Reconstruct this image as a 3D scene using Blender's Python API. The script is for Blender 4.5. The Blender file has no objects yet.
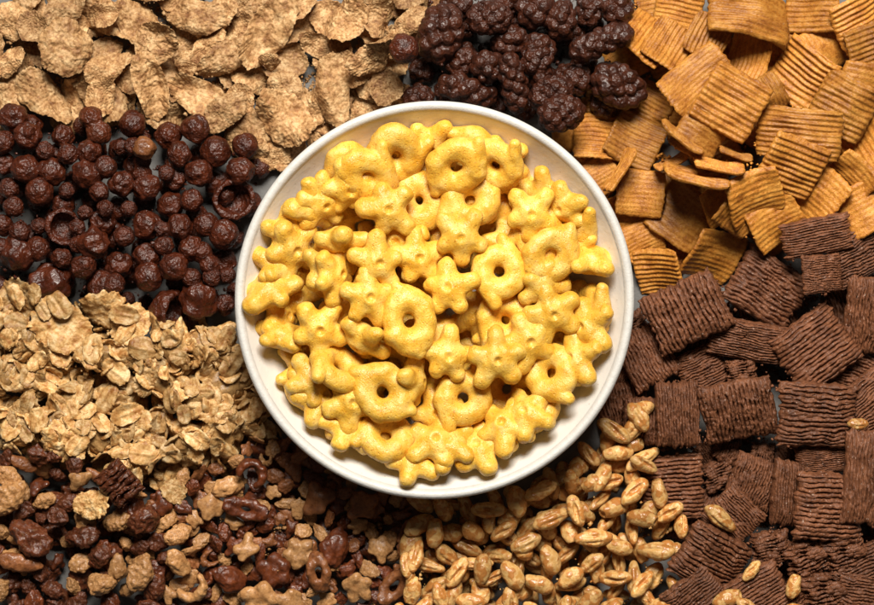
import bpy, math, random
import numpy as np
from mathutils import Matrix, Vector, Euler

# ---------------------------------------------------------------- units
# shapes are laid out in "px" (1 px = 0.375 mm) and stored in metres
S = 0.000375
CX, CY = 437.0, 302.5
DCAM = 2133.0
rng = np.random.default_rng(7)
rnd = random.Random(11)
scene = bpy.context.scene
COL = scene.collection

# ---------------------------------------------------------------- noise
def _hash(ix, iy, iz, seed):
    h = (ix * 374761393 + iy * 668265263 + iz * 2147483647 + seed * 974711) & 0x7fffffff
    h = ((h ^ (h >> 13)) * 1274126177) & 0x7fffffff
    h = (h ^ (h >> 16))
    return h
_G = rng.normal(size=(256, 3)); _G /= np.linalg.norm(_G, axis=1)[:, None]
def pn(p, seed=0):
    """gradient noise about -1..1, p (n,3)"""
    i = np.floor(p).astype(np.int64); f = p - i
    u = f * f * f * (f * (f * 6 - 15) + 10)
    out = np.zeros(len(p))
    for dx in (0, 1):
        wx = u[:, 0] if dx else 1 - u[:, 0]
        for dy in (0, 1):
            wy = u[:, 1] if dy else 1 - u[:, 1]
            for dz in (0, 1):
                wz = u[:, 2] if dz else 1 - u[:, 2]
                g = _G[_hash(i[:, 0] + dx, i[:, 1] + dy, i[:, 2] + dz, seed) & 255]
                d = g[:, 0] * (f[:, 0] - dx) + g[:, 1] * (f[:, 1] - dy) + g[:, 2] * (f[:, 2] - dz)
                out += wx * wy * wz * d
    return out * 1.6
def n2(x, y, seed=0):
    p = np.stack([np.ravel(x), np.ravel(y), np.full(np.size(x), seed * 3.7 + .37)], 1)
    return pn(p, seed).reshape(np.shape(x))
def worley(p, seed=0):
    i = np.floor(p).astype(np.int64)
    best = np.full(len(p), 9.0)
    for dx in (-1, 0, 1):
        for dy in (-1, 0, 1):
            for dz in (-1, 0, 1):
                c = i + np.array([dx, dy, dz])
                h = _hash(c[:, 0], c[:, 1], c[:, 2], seed)
                o = np.stack([(h & 255) / 255., ((h >> 8) & 255) / 255., ((h >> 16) & 127) / 127.], 1)
                d = np.linalg.norm(c + o - p, axis=1)
                best = np.minimum(best, d)
    return best

# ---------------------------------------------------------------- mesh makers
def grid_faces(nx, ny, off=0, flip=False):
    a = np.arange(nx * ny).reshape(nx, ny) + off
    q = np.stack([a[:-1, :-1], a[1:, :-1], a[1:, 1:], a[:-1, 1:]], -1).reshape(-1, 4)
    return q[:, ::-1] if flip else q
def closed_sheet(X, Y, Zt, Zb, Xb=None, Yb=None):
    nx, ny = X.shape
    Xb = X if Xb is None else Xb; Yb = Y if Yb is None else Yb
    V = np.concatenate([np.stack([X, Y, Zt], -1).reshape(-1, 3), np.stack([Xb, Yb, Zb], -1).reshape(-1, 3)])
    n = nx * ny
    a = np.arange(n).reshape(nx, ny)
    loop = np.concatenate([a[:-1, 0], a[-1, :-1], a[:0:-1, -1], a[0, :0:-1]])
    l2 = np.roll(loop, -1)
    side = np.stack([loop, loop + n, l2 + n, l2], -1)
    F = np.concatenate([grid_faces(nx, ny), grid_faces(nx, ny, n, True), side])
    return V, F
def snets(fun, lo, hi, h):
    """surface of fun<0 (naive surface nets)"""
    lo = np.array(lo, float); hi = np.array(hi, float)
    n = np.ceil((hi - lo) / h).astype(int) + 1
    ax = [lo[k] + h * np.arange(n[k]) for k in range(3)]
    P = np.stack(np.meshgrid(*ax, indexing='ij'), -1).reshape(-1, 3)
    Fv = fun(P).reshape(n)
    ins = Fv < 0
    c = n - 1
    acc = np.zeros((*c, 3)); cnt = np.zeros(c)
    corners = [(i, j, k) for i in (0, 1) for j in (0, 1) for k in (0, 1)]
    sl = lambda o: tuple(slice(o[d], o[d] + c[d]) for d in range(3))
    for a in corners:
        for d in range(3):
            if a[d] == 0:
                b = list(a); b[d] = 1
                fa, fb = Fv[sl(a)], Fv[sl(b)]
                m = (fa < 0) != (fb < 0)
                t = np.where(m, fa / np.where(m, fa - fb, 1), 0)
                for k in range(3):
                    acc[..., k] += np.where(m, a[k] + (t if k == d else 0), 0)
                cnt += m
    use = cnt > 0
    idx = np.full(c, -1); idx[use] = np.arange(use.sum())
    base = np.stack(np.meshgrid(*[np.arange(k) for k in c], indexing='ij'), -1)
    V = (acc[use] / cnt[use][:, None] + base[use]) * h + lo
    faces = []
    for d in range(3):
        e, f = (d + 1) % 3, (d + 2) % 3
        s0 = [slice(1, c[k]) for k in range(3)]; s0[d] = slice(0, c[d])
        s1 = list(s0); s1[d] = slice(1, c[d] + 1)
        A, B = ins[tuple(s0)], ins[tuple(s1)]
        m = A != B
        pos = np.argwhere(m) + np.array([0 if k == d else 1 for k in range(3)])
        if not len(pos): continue
        q = []
        for (u, v) in ((0, 0), (1, 0), (1, 1), (0, 1)):
            p = pos.copy(); p[:, e] -= u; p[:, f] -= v
            q.append(idx[p[:, 0], p[:, 1], p[:, 2]])
        q = np.stack(q, -1)
        fl = A[m]
        q[~fl] = q[~fl][:, ::-1]
        faces.append(q)
    return V, np.concatenate(faces)
def vnormals(V, F):
    N = np.zeros_like(V)
    fn = np.cross(V[F[:, 2]] - V[F[:, 0]], V[F[:, 3]] - V[F[:, 1]])
    for k in range(4): np.add.at(N, F[:, k], fn)
    return N / (np.linalg.norm(N, axis=1)[:, None] + 1e-12)
def ruffle(V, F, amp, period, seed=0, fine=0, fperiod=2.):
    N = vnormals(V, F)
    d = amp * pn(V / period + seed * 5.3, seed)
    if fine: d = d + fine * pn(V / fperiod + seed * 2.1, seed + 5)
    return V + N * d[:, None], F
def cubesphere(n):
    Vs, Fs, off = [], [], 0
    t = np.tan(np.linspace(-1, 1, n) * math.pi / 4)
    u, v = np.meshgrid(t, t, indexing='ij'); o = np.ones_like(u)
    for q, fl in (((u, v, o), 0), ((u, v, -o), 1), ((u, o, v), 1), ((u, -o, v), 0), ((o, u, v), 0), ((-o, u, v), 1)):
        P = np.stack(q, -1).reshape(-1, 3); P /= np.linalg.norm(P, axis=1)[:, None]
        Vs.append(P); Fs.append(grid_faces(n, n, off, bool(fl))); off += n * n
    V = np.concatenate(Vs); F = np.concatenate(Fs)
    key = np.round(V * 1e5).astype(np.int64)
    _, first, inv = np.unique(key, axis=0, return_index=True, return_inverse=True)
    return V[first], inv.reshape(-1)[F]
def smin(a, b, k):
    h = np.clip(.5 + .5 * (b - a) / k, 0, 1)
    return b * (1 - h) + a * h - k * h * (1 - h)
def cap(P, a, b, ra, rb, zs=1.0):
    a = np.array(a, float); b = np.array(b, float)
    Q = P * np.array([1, 1, 1 / zs]); d = b - a
    t = np.clip(((Q - a) @ d) / (d @ d), 0, 1)
    return np.linalg.norm(Q - a - t[:, None] * d, axis=1) - (ra + (rb - ra) * t)
class Shape:                                  # a mesh in px with its Blender mesh data
    def __init__(s, V, F, name, mat, look=''):
        c = (V.min(0) + V.max(0)) / 2
        s.V = V - c; s.F = F; s.look = look
        me = bpy.data.meshes.new(name)
        me.from_pydata((s.V * S).tolist(), [], F.tolist())
        me.polygons.foreach_set('use_smooth', np.ones(len(F), bool))
        me.materials.append(mat); me.update()
        s.me = me; s.name = name
        k = max(1, len(V) // 2600)
        s.sub = s.V[::k]

# ---------------------------------------------------------------- materials
def ramp(nt, fac, stops):
    r = nt.nodes.new('ShaderNodeValToRGB')
    el = r.color_ramp.elements
    while len(el) < len(stops): el.new(.5)
    for e, (p, c) in zip(el, stops):
        e.position = p; e.color = (*c, 1) if len(c) == 3 else c
    nt.links.new(fac, r.inputs[0]); return r.outputs[0]
def material(name, build, rough=.5, spec=.5, sss=0, sssr=(1, .4, .1), coat=0):
    m = bpy.data.materials.new(name); m.use_nodes = True
    nt = m.node_tree; b = nt.nodes['Principled BSDF']
    b.inputs['Roughness'].default_value = rough
    b.inputs['Specular IOR Level'].default_value = spec
    b.inputs['Coat Weight'].default_value = coat; b.inputs['Coat Roughness'].default_value = .25
    if sss:
        b.inputs['Subsurface Weight'].default_value = sss
        b.inputs['Subsurface Radius'].default_value = sssr
        b.inputs['Subsurface Scale'].default_value = .0025
    tc = nt.nodes.new('ShaderNodeTexCoord'); oi = nt.nodes.new('ShaderNodeObjectInfo')
    ma = nt.nodes.new('ShaderNodeVectorMath'); ma.operation = 'MULTIPLY_ADD'
    nt.links.new(tc.outputs['Object'], ma.inputs[0]); ma.inputs[1].default_value = (1 / S,) * 3
    mu = nt.nodes.new('ShaderNodeMath'); mu.operation = 'MULTIPLY'; mu.inputs[1].default_value = 913.
    nt.links.new(oi.outputs['Random'], mu.inputs[0]); nt.links.new(mu.outputs[0], ma.inputs[2])
    build(nt, b, ma.outputs[0], oi.outputs['Random'], tc.outputs['Object'])
    return m
def noise(nt, vec, period, detail=3, rough=.55, dist=0):
    n = nt.nodes.new('ShaderNodeTexNoise'); n.inputs['Scale'].default_value = 1 / period
    n.inputs['Detail'].default_value = detail; n.inputs['Roughness'].default_value = rough
    n.inputs['Distortion'].default_value = dist
    nt.links.new(vec, n.inputs['Vector']); return n.outputs['Fac']
def vor(nt, vec, period, feature='F1'):
    n = nt.nodes.new('ShaderNodeTexVoronoi'); n.inputs['Scale'].default_value = 1 / period; n.feature = feature
    nt.links.new(vec, n.inputs['Vector']); return n.outputs['Distance']
def mix(nt, f, a, b, mode='MIX'):
    m = nt.nodes.new('ShaderNodeMix'); m.data_type = 'RGBA'; m.blend_type = mode
    for sock, v in ((m.inputs[0], f), (m.inputs[6], a), (m.inputs[7], b)):
        if isinstance(v, bpy.types.NodeSocket): nt.links.new(v, sock)
        elif isinstance(v, tuple): sock.default_value = (*v, 1)
        else: sock.default_value = v
    return m.outputs[2]
def math_(nt, op, a, b):
    m = nt.nodes.new('ShaderNodeMath'); m.operation = op
    for i, v in enumerate((a, b)):
        if isinstance(v, bpy.types.NodeSocket): nt.links.new(v, m.inputs[i])
        else: m.inputs[i].default_value = v
    return m.outputs[0]
def bump(nt, b, parts, strength=1.0):
    prev = None
    for h, dist in parts:
        n = nt.nodes.new('ShaderNodeBump'); n.inputs['Distance'].default_value = dist * S
        n.inputs['Strength'].default_value = strength
        nt.links.new(h, n.inputs['Height'])
        if prev is not None: nt.links.new(prev, n.inputs['Normal'])
        prev = n.outputs[0]
    nt.links.new(prev, b.inputs['Normal'])
def vary(nt, col, rand, lo, hi):
    r = ramp(nt, rand, [(0, (lo,) * 3), (1, (hi,) * 3)])
    return mix(nt, 1.0, col, r, 'MULTIPLY')

def m_yellow(nt, b, v, r, o):
    c = ramp(nt, noise(nt, v, 16, 3), [(.28, (.74, .36, .024)), (.5, (.84, .49, .062)), (.75, (.91, .62, .16))])
    sp = ramp(nt, noise(nt, v, 1.9, 2), [(.57, (1, 1, 1)), (.70, (.66, .42, .20))])
    c = mix(nt, .75, c, mix(nt, 1.0, c, sp, 'MULTIPLY'))
    sg = ramp(nt, noise(nt, v, 2.3, 2), [(.60, (0, 0, 0)), (.74, (1, 1, 1))])
    c = mix(nt, math_(nt, 'MULTIPLY', sg, .28), c, (.92, .74, .30))
    nt.links.new(vary(nt, c, r, .84, 1.07), b.inputs['Base Color'])
    nt.links.new(ramp(nt, noise(nt, v, 5, 2), [(.35, (.24,) * 3), (.65, (.46,) * 3)]), b.inputs['Roughness'])
    pores = ramp(nt, vor(nt, v, 5.5), [(.10, (0, 0, 0)), (.22, (1, 1, 1))])
    bump(nt, b, [(noise(nt, v, 1.5, 2), .55), (pores, .32), (noise(nt, v, 8, 2), .4)])
def m_flake(nt, b, v, r, o):
    c = ramp(nt, noise(nt, v, 13, 4, .6), [(.32, (.27, .122, .044)), (.48, (.51, .29, .122)), (.70, (.76, .515, .265))])
    c2 = ramp(nt, noise(nt, v, 3.2, 3), [(.36, (.50, .40, .30)), (.56, (1, 1, 1))])
    c = mix(nt, .8, c, mix(nt, 1.0, c, c2, 'MULTIPLY'))
    sp = ramp(nt, noise(nt, v, 4.3, 1), [(.68, (0, 0, 0)), (.74, (1, 1, 1))])
    c = mix(nt, math_(nt, 'MULTIPLY', sp, .55), c, (.30, .11, .035))
    nt.links.new(vary(nt, c, r, .70, 1.12), b.inputs['Base Color'])
    bump(nt, b, [(noise(nt, v, 1.5, 2), .5), (vor(nt, v, 3.6), -.9), (noise(nt, v, 6, 3), .6)])
def m_square(nt, b, v, r, o):
    c = ramp(nt, noise(nt, v, 14, 4), [(.28, (.30, .098, .012)), (.5, (.53, .215, .030)), (.75, (.70, .335, .064))])
    sp = ramp(nt, noise(nt, v, 2.3, 3), [(.34, (.60, .46, .32)), (.54, (1, 1, 1))])
    c = mix(nt, .75, c, mix(nt, 1.0, c, sp, 'MULTIPLY'))
    sg = ramp(nt, noise(nt, v, 1.7, 1), [(.64, (0, 0, 0)), (.74, (1, 1, 1))])
    c = mix(nt, math_(nt, 'MULTIPLY', sg, .25), c, (.75, .5, .22))
    nt.links.new(vary(nt, c, r, .62, 1.12), b.inputs['Base Color'])
    bump(nt, b, [(noise(nt, v, 1.5, 2), .35), (noise(nt, v, 6, 3), .9)])
def m_pillow(nt, b, v, r, o):
    c = ramp(nt, noise(nt, v, 12, 4), [(.3, (.110, .039, .0165)), (.7, (.225, .088, .040))])
    c2 = ramp(nt, noise(nt, v, 2.6, 3), [(.36, (.5, .46, .42)), (.6, (1.1, 1.08, 1.05))])
    c = mix(nt, .8, c, mix(nt, 1.0, c, c2, 'MULTIPLY'))
    sg = ramp(nt, noise(nt, v, 2.2, 0), [(.76, (0, 0, 0)), (.82, (1, 1, 1))])
    c = mix(nt, math_(nt, 'MULTIPLY', sg, .6), c, (.5, .36, .28))
    nt.links.new(vary(nt, c, r, .85, 1.15), b.inputs['Base Color'])
    bump(nt, b, [(noise(nt, v, 1.5, 2), .5), (noise(nt, v, 4, 3), 1.2)])
def m_ball(nt, b, v, r, o):
    c = ramp(nt, noise(nt, v, 9, 3), [(.3, (.030, .0058, .0021)), (.7, (.092, .0185, .0058))])
    red = ramp(nt, r, [(.965, (0, 0, 0)), (.985, (1, 1, 1))])
    c = mix(nt, math_(nt, 'MULTIPLY', red, .6), c, (.20, .055, .018))
    nt.links.new(c, b.inputs['Base Color'])
    nt.links.new(ramp(nt, noise(nt, v, 3, 2), [(.35, (.22,) * 3), (.65, (.46,) * 3)]), b.inputs['Roughness'])
    bump(nt, b, [(noise(nt, v, 1.5, 3, .6), .6), (vor(nt, v, 3.4), 1.0), (noise(nt, v, 6, 3), 1.3)])
def m_berry(nt, b, v, r, o):
    c = ramp(nt, noise(nt, v, 9, 3), [(.3, (.024, .0056, .0023)), (.7, (.064, .0155, .0055))])
    nt.links.new(c, b.inputs['Base Color'])
    nt.links.new(ramp(nt, noise(nt, v, 3, 2), [(.35, (.28,) * 3), (.65, (.56,) * 3)]), b.inputs['Roughness'])
    bump(nt, b, [(noise(nt, v, 1.7, 2), .7), (vor(nt, v, 3.2), 1.0)])
def m_wheat(nt, b, v, r, o):
    c = ramp(nt, noise(nt, v, 7, 2), [(.30, (.58, .295, .072)), (.62, (.85, .59, .26))])
    pt = ramp(nt, noise(nt, v, 7, 2, .45, .2), [(.44, (0, 0, 0)), (.57, (1, 1, 1))])
    c = mix(nt, math_(nt, 'MULTIPLY', pt, .85), c, (.43, .135, .014))
    nt.links.new(vary(nt, c, r, .66, 1.08), b.inputs['Base Color'])
    nt.links.new(ramp(nt, pt, [(0, (.42,) * 3), (1, (.27,) * 3)]), b.inputs['Roughness'])
    bump(nt, b, [(noise(nt, v, 2.4, 2), .4), (noise(nt, v, 7, 2), .6), (pt, .3)])
def bitmat(lo, hi, pale=0):
    def f(nt, b, v, r, o):
        c = ramp(nt, noise(nt, v, 9, 4), [(.3, lo), (.7, hi)])
        c2 = ramp(nt, noise(nt, v, 2.4, 3), [(.36, (.55, .5, .45)), (.56, (1, 1, 1))])
        c = mix(nt, .75, c, mix(nt, 1.0, c, c2, 'MULTIPLY'))
        if pale:
            sg = ramp(nt, noise(nt, v, 3.1, 2), [(.58, (0, 0, 0)), (.68, (1, 1, 1))])
            c = mix(nt, math_(nt, 'MULTIPLY', sg, pale), c, (.55, .36, .19))
        nt.links.new(vary(nt, c, r, .75, 1.15), b.inputs['Base Color'])
        nt.links.new(ramp(nt, noise(nt, v, 4, 2), [(.35, (.26,) * 3), (.65, (.56,) * 3)]), b.inputs['Roughness'])
        bump(nt, b, [(noise(nt, v, 1.8, 2), .4), (noise(nt, v, 5, 3), .9)])
    return f
def m_oat(nt, b, v, r, o):
    c = ramp(nt, noise(nt, v, 8, 3), [(.30, (.36, .15, .036)), (.5, (.67, .405, .155)), (.70, (.86, .64, .35))])
    c2 = ramp(nt, noise(nt, v, 2.2, 3), [(.36, (.68, .55, .40)), (.58, (1, 1, 1))])
    c = mix(nt, .75, c, mix(nt, 1.0, c, c2, 'MULTIPLY'))
    nt.links.new(vary(nt, c, r, .62, 1.1), b.inputs['Base Color'])
    bump(nt, b, [(noise(nt, v, 1.6, 2), .45), (noise(nt, v, 5, 3), 1.4)])
def m_bowl(nt, b, v, r, o):
    c = ramp(nt, noise(nt, o, .04, 3), [(.3, (.70, .685, .645)), (.7, (.74, .725, .685))])
    d = vor(nt, v, 9)
    sp = ramp(nt, d, [(.06, (1, 1, 1)), (.11, (0, 0, 0))])
    c = mix(nt, math_(nt, 'MULTIPLY', sp, .45), c, (.33, .26, .18))
    nt.links.new(c, b.inputs['Base Color'])
    bump(nt, b, [(noise(nt, v, 7, 2), .35), (noise(nt, v, 1.6, 2), .12)])
def m_rim(nt, b, v, r, o):
    c = ramp(nt, noise(nt, v, 6, 3), [(.3, (.56, .55, .52)), (.7, (.63, .62, .585))])
    sp = ramp(nt, noise(nt, v, 2.0, 2), [(.62, (0, 0, 0)), (.72, (1, 1, 1))])
    c = mix(nt, math_(nt, 'MULTIPLY', sp, .35), c, (.42, .38, .32))
    nt.links.new(c, b.inputs['Base Color'])
    bump(nt, b, [(noise(nt, v, 1.6, 2), .3), (noise(nt, v, 7, 2), .3)])
def m_table(nt, b, v, r, o):
    c = ramp(nt, noise(nt, v, 60, 4), [(.3, (.125, .122, .118)), (.7, (.17, .167, .16))])
    nt.links.new(c, b.inputs['Base Color'])
    bump(nt, b, [(noise(nt, v, 3, 3), .4)])

M = dict(
    yellow=material('golden_puff', m_yellow, spec=.5, sss=.10, sssr=(1, .5, .1)),
    flake=material('toasted_bran', m_flake, .6, .35),
    square=material('cinnamon_toast', m_square, .5, .4),
    pillow=material('cocoa_shred', m_pillow, .55, .35),
    ball=material('cocoa_glaze', m_ball, .4, .5),
    berry=material('cocoa_berry', m_berry, .45, .45),
    wheat=material('puffed_wheat', m_wheat, .5, .45, sss=.06, sssr=(1, .6, .3)),
    bitd=material('dark_cocoa_bit', bitmat((.066, .0138, .0040), (.185, .046, .0130)), .4, .5),
    bitm=material('brown_bit', bitmat((.16, .053, .017), (.32, .122, .042)), .45, .45),
    bitp=material('caramel_bit', bitmat((.36, .165, .055), (.56, .30, .12), .3), .5, .4),
    chunk=material('cocoa_chunk', bitmat((.056, .0135, .0047), (.150, .042, .0155), .12), .55, .4),
    oat=material('rolled_oat', m_oat, .5, .4),
    oatd=material('baked_oat_core', bitmat((.30, .155, .05), (.46, .28, .11)), .6, .3),
    bowl=material('cream_glaze', m_bowl, .38, .5), rim=material('speckled_rim', m_rim, .45, .5),
    table=material('pale_grey_board', m_table, .6, .3))

# ---------------------------------------------------------------- cereal shapes
def star(seed, name='star_puff'):
    g = np.random.default_rng(seed)
    arms = []
    for k in range(5):
        a = k * 2 * math.pi / 5 + g.normal(0, .06); L = 23.0 * (1 + g.normal(0, .09))
        arms.append(((L * math.cos(a), L * math.sin(a), g.normal(0, 1.6)), 13.4 + g.normal(0, .4), 9.2 + g.normal(0, .8)))
    def f(P):
        d = np.full(len(P), 99.)
        for b, r0, r1 in arms: d = smin(d, cap(P, (0, 0, 0), b, r0, r1, .95), 5.)
        hole = np.linalg.norm(P[:, :2], axis=1) - .5
        dim = np.minimum(np.linalg.norm(P - np.array([0, 0, 15.5]), axis=1), np.linalg.norm(P + np.array([0, 0, 15.5]), axis=1)) - 4.5
        return -smin(-d, smin(hole, dim, 2.), 2.5)
    V, F = snets(f, (-38, -38, -16), (38, 38, 16), 1.5)
    return ruffle(V, F, 1.3, 10, seed, .2, 3)
def horned_ring(seed):
    g = np.random.default_rng(seed)
    R, r = 18.2 + g.normal(0, .6), 13.2 + g.normal(0, .5); ex = 1 + g.normal(0, .07)
    hs = [(0, g.uniform(.85, 1.1)), (math.pi, g.uniform(.6, 1.05))]
    def f(P):
        q = np.hypot(P[:, 0] * ex, P[:, 1] / ex)
        d = np.hypot(q - R, P[:, 2] * 1.12) - r
        for th, L in hs:
            a0 = th - 1.0
            p0 = (R * 1.05 * math.cos(a0), R * 1.05 * math.sin(a0), 0)
            p1 = (36.5 * math.cos(th + .10) * (.84 + .16 * L), 36.5 * math.sin(th + .10) * (.84 + .16 * L), g0)
            d = smin(d, cap(P, p0, p1, 13.0, 6.8), 1.8)
        return d
    g0 = g.normal(0, 1.5)
    V, F = snets(f, (-48, -48, -16), (48, 48, 16), 1.6)
    return ruffle(V, F, 1.5, 13, seed, .2, 3)
def disc_sheet(seed, R, aspect, n, irr, curl, blister, fine, thick, holes=False):
    g = np.random.default_rng(seed)
    u = np.linspace(-1, 1, n); U, W = np.meshgrid(u, u, indexing='ij')
    m = np.maximum(np.abs(U), np.abs(W)); L = np.hypot(U, W) + 1e-9
    k = m / L * (.82 + .18 * L / np.maximum(m, 1e-9) * .7)      # square-ish disc
    X0, Y0 = U * k, W * k
    th = np.arctan2(Y0, X0)
    rr = 1 + irr * n2(np.cos(th) * 1.3 + 7, np.sin(th) * 1.3, seed) + irr * .55 * n2(np.cos(th) * 4, np.sin(th) * 4 + 3, seed + 1) + irr * .3 * n2(np.cos(th) * 11, np.sin(th) * 11 + 3, seed + 2)
    X = X0 * R * aspect * rr; Y = Y0 * R / aspect * rr
    a, b, c = g.normal(0, curl, 3)
    Z = (a * X0 ** 2 + b * Y0 ** 2 + c * X0 * Y0) * R + curl * .8 * R * n2(X0 * 1.1, Y0 * 1.1 + 5, seed + 3)
    bl = blister * np.maximum(n2(X / 9, Y / 9, seed + 4), -.25) * 2 + blister * .9 * np.abs(n2(X / 5, Y / 5, seed + 5))
    fi = fine * n2(X / 2.8, Y / 2.8, seed + 6)
    wl = worley(np.stack([X.ravel() / 7.5, Y.ravel() / 7.5, np.zeros(X.size)], 1), seed).reshape(X.shape)
    bl = bl + blister * 1.1 * np.clip(.55 - wl, 0, 1) * np.clip(n2(X / 16, Y / 16, seed + 9) * 3 + .9, 0, 1.4)
    edge = np.clip((1 - m) * 6, 0, 1) ** .5
    Zt = Z + bl + fi + thick * edge; Zb = Z + bl * .7 - thick * edge - fi * .5
    return closed_sheet(X, Y, Zt, Zb)
def flake(seed, asp):
    return disc_sheet(seed, 26, asp, 72, .13, .34, 1.2, .9, .9)
def oat(seed, R=10, asp=1.2, n=22):
    V, F = disc_sheet(seed, R, asp, n, .10, .26, .5, .3, 1.35)
    cr = np.exp(-(V[:, 1] / 1.3) ** 2) * 1.2                     # crease along the grain
    V[:, 2] -= cr * np.clip(1 - (V[:, 0] / (R * 1.2)) ** 2, 0, 1)
    return V, F
def square(seed, ridges=1.25, bend=(0., 0.), w=56, l=56, blis=0., period=5.6):
    g = np.random.default_rng(seed)
    nx, ny = 48, 84
    u = np.linspace(-1, 1, nx); v = np.linspace(-1, 1, ny); U, W = np.meshgrid(u, v, indexing='ij')
    X = U * w / 2 * (1 + .03 * n2(W * 1.5, U * .3, seed)) + 1.2 * n2(W * 6, U, seed + 1) * np.abs(U) ** 6
    Y = W * l / 2 * (1 + .03 * n2(U * 1.5, W * .3 + 4, seed)) + 1.2 * n2(U * 6, W, seed + 2) * np.abs(W) ** 6
    rc = np.clip(np.hypot(U, W) - 1.15, 0, 1); X *= 1 - rc * .18; Y *= 1 - rc * .18
    ph = 2 * math.pi * (Y / period) + 1.4 * n2(X / 25, Y / 25, seed + 3)
    am = ridges * (1 + .5 * n2(X / 14, Y / 14, seed + 4))
    rt = am * np.sin(ph) + .14 * n2(X / 3, Y / 2.5, seed + 8)
    Z = bend[0] * U ** 2 * w / 2 + bend[1] * W ** 2 * l / 2 + 2.2 * n2(U * 1.2, W * 1.2, seed + 5)
    bl = blis * np.clip(n2(X / 20, Y / 20, seed + 6) + .1, 0, 1) * 12
    e = np.clip((1 - np.maximum(np.abs(U), np.abs(W))) * 9, 0, 1) ** .5
    return closed_sheet(X, Y, Z + rt * e + bl + 2.5 * e + .3, Z + am * np.sin(ph) * e * .8 - 2.5 * e)
def pillow(seed, w=64, l=62, h=10.5, strand=1.5, period=4.4, rag=1.0):
    nx, ny = 72, 128
    u = np.linspace(-1, 1, nx); v = np.linspace(-1, 1, ny); U, W = np.meshgrid(u, v, indexing='ij')
    X = U * w / 2 + 2.0 * rag * n2(W * 7, U * .6, seed) * np.abs(U) ** 4 + 1.6 * n2(W * 2, U, seed + 11)
    Y = W * l / 2 + 1.3 * rag * n2(U * 6, W, seed + 1) * np.abs(W) ** 5 + 2 * n2(U * 1.3, W, seed + 12)
    prof = np.clip(1 - np.abs(U) ** 3.2, 0, 1) ** .55 * np.clip(1 - np.abs(W) ** 4.5, 0, 1) ** .5
    wa = .35 if seed % 2 else .8
    warp = wa * (1.0 * n2(X / 26, Y / 26, seed + 2) + .5 * n2(X / 10, Y / 10, seed + 3)) + .14 * n2(X / 3.5, Y / 4, seed + 9)
    t = Y / period + warp
    fr = np.abs((t % 1) - .5) * 2                                    # 1 in the gap between two strands
    gapw = np.clip((fr - .52) / .35, 0, 1)
    brk = np.clip(n2(X / 9, Y / 3.5, seed + 4) * 2.0 + .75, 0, 1)     # strands fuse here and there
    crk = np.clip((np.abs(n2(X / 7, Y / 9, seed + 8)) * -14 + 1), 0, 1) * np.clip(n2(X / 14, Y / 14, seed + 10) * 3 + .3, 0, 1)
    st = .4 * (1 - fr ** 2) - gapw * brk * 1.5 - crk * (.5 if seed % 2 else 1.2)
    lump = n2(X / 15, Y / 15, seed + 5) * 2.4 + n2(X / 6, Y / 6, seed + 15) * 1.0
    Zt = (h + lump) * prof + (strand * 2.5 * st + .45 * n2(X / 3, Y / 2, seed + 7)) * (.3 + .7 * prof) + 1.4
    Zb = -(h + lump) * prof - 1.2
    return closed_sheet(X, Y, Zt, Zb)
def nugget(seed):
    V, F = pillow(seed, 44, 40, 11, 1.6, 4.2, 2.2)
    return ruffle(V, F, 4.5, 13, seed, 1.5, 5)
CS = cubesphere(15)
def ball(seed, lump=.10):
    V, F = CS; lump = .10 + .06 * (seed % 4) if lump == .10 else lump
    d = 1 + lump * pn(V * 1.5 + seed * 3.1, seed) + .05 * pn(V * 4 + seed, seed + 1) + .03 * pn(V * 9 + seed, seed + 2)
    return V * d[:, None] * 13.5, F
def lump2(seed):                               # two balls baked together
    g = np.random.default_rng(seed); a = np.array([-8.5, 0, 0]); b = np.array([9, g.normal(0, 2), g.normal(0, 2)])
    f = lambda P: smin(np.linalg.norm(P - a, axis=1) - 12.5, np.linalg.norm(P - b, axis=1) - 11.5, 2.5)
    V, F = snets(f, (-26, -18, -18), (26, 18, 18), 1.5)
    return ruffle(V, F, 1.8, 9, seed, .5, 3)
def cup(seed):
    g = np.random.default_rng(seed)
    def f(P):
        r = np.linalg.norm(P * np.array([1, 1.08, 1.1]), axis=1)
        return np.maximum(np.abs(r - 19) - 2.3, P[:, 2] - 5 - .15 * P[:, 0])
    V, F = snets(f, (-24, -24, -24), (24, 24, 12), 1.4)
    return ruffle(V, F, 2.0, 9, seed, .5, 3)
def berry(seed, ax, br=7.2, k=.6):
    ax = np.array(ax, float); g = np.random.default_rng(seed)
    bx = ax - br * .5; n = int(12.6 * (bx[0] * bx[1] + bx[1] * bx[2] + bx[0] * bx[2]) / 3 / (br * br * 2.7)) + 2
    i = np.arange(n) + .5; z = 1 - 2 * i / n; ph = i * 2.39996 + g.normal(0, .12, n)
    D = np.stack([np.sqrt(1 - z * z) * np.cos(ph), np.sqrt(1 - z * z) * np.sin(ph), z], 1)[:, [2, 0, 1]]
    C = D * (ax - br * .72); rr = br * (1 + g.normal(0, .10, n))
    def f(P):
        q = P / np.maximum(ax - br * .7, 3)
        d = (np.linalg.norm(q, axis=1) - 1) * (ax.min() - br * .7)
        for c, r in zip(C, rr): d = smin(d, np.linalg.norm(P - c, axis=1) - r, k)
        return d
    V, F = snets(f, -ax - 5, ax + 5, 1.5)
    return ruffle(V, F, .5, 6, seed, .35, 2.6)
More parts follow.
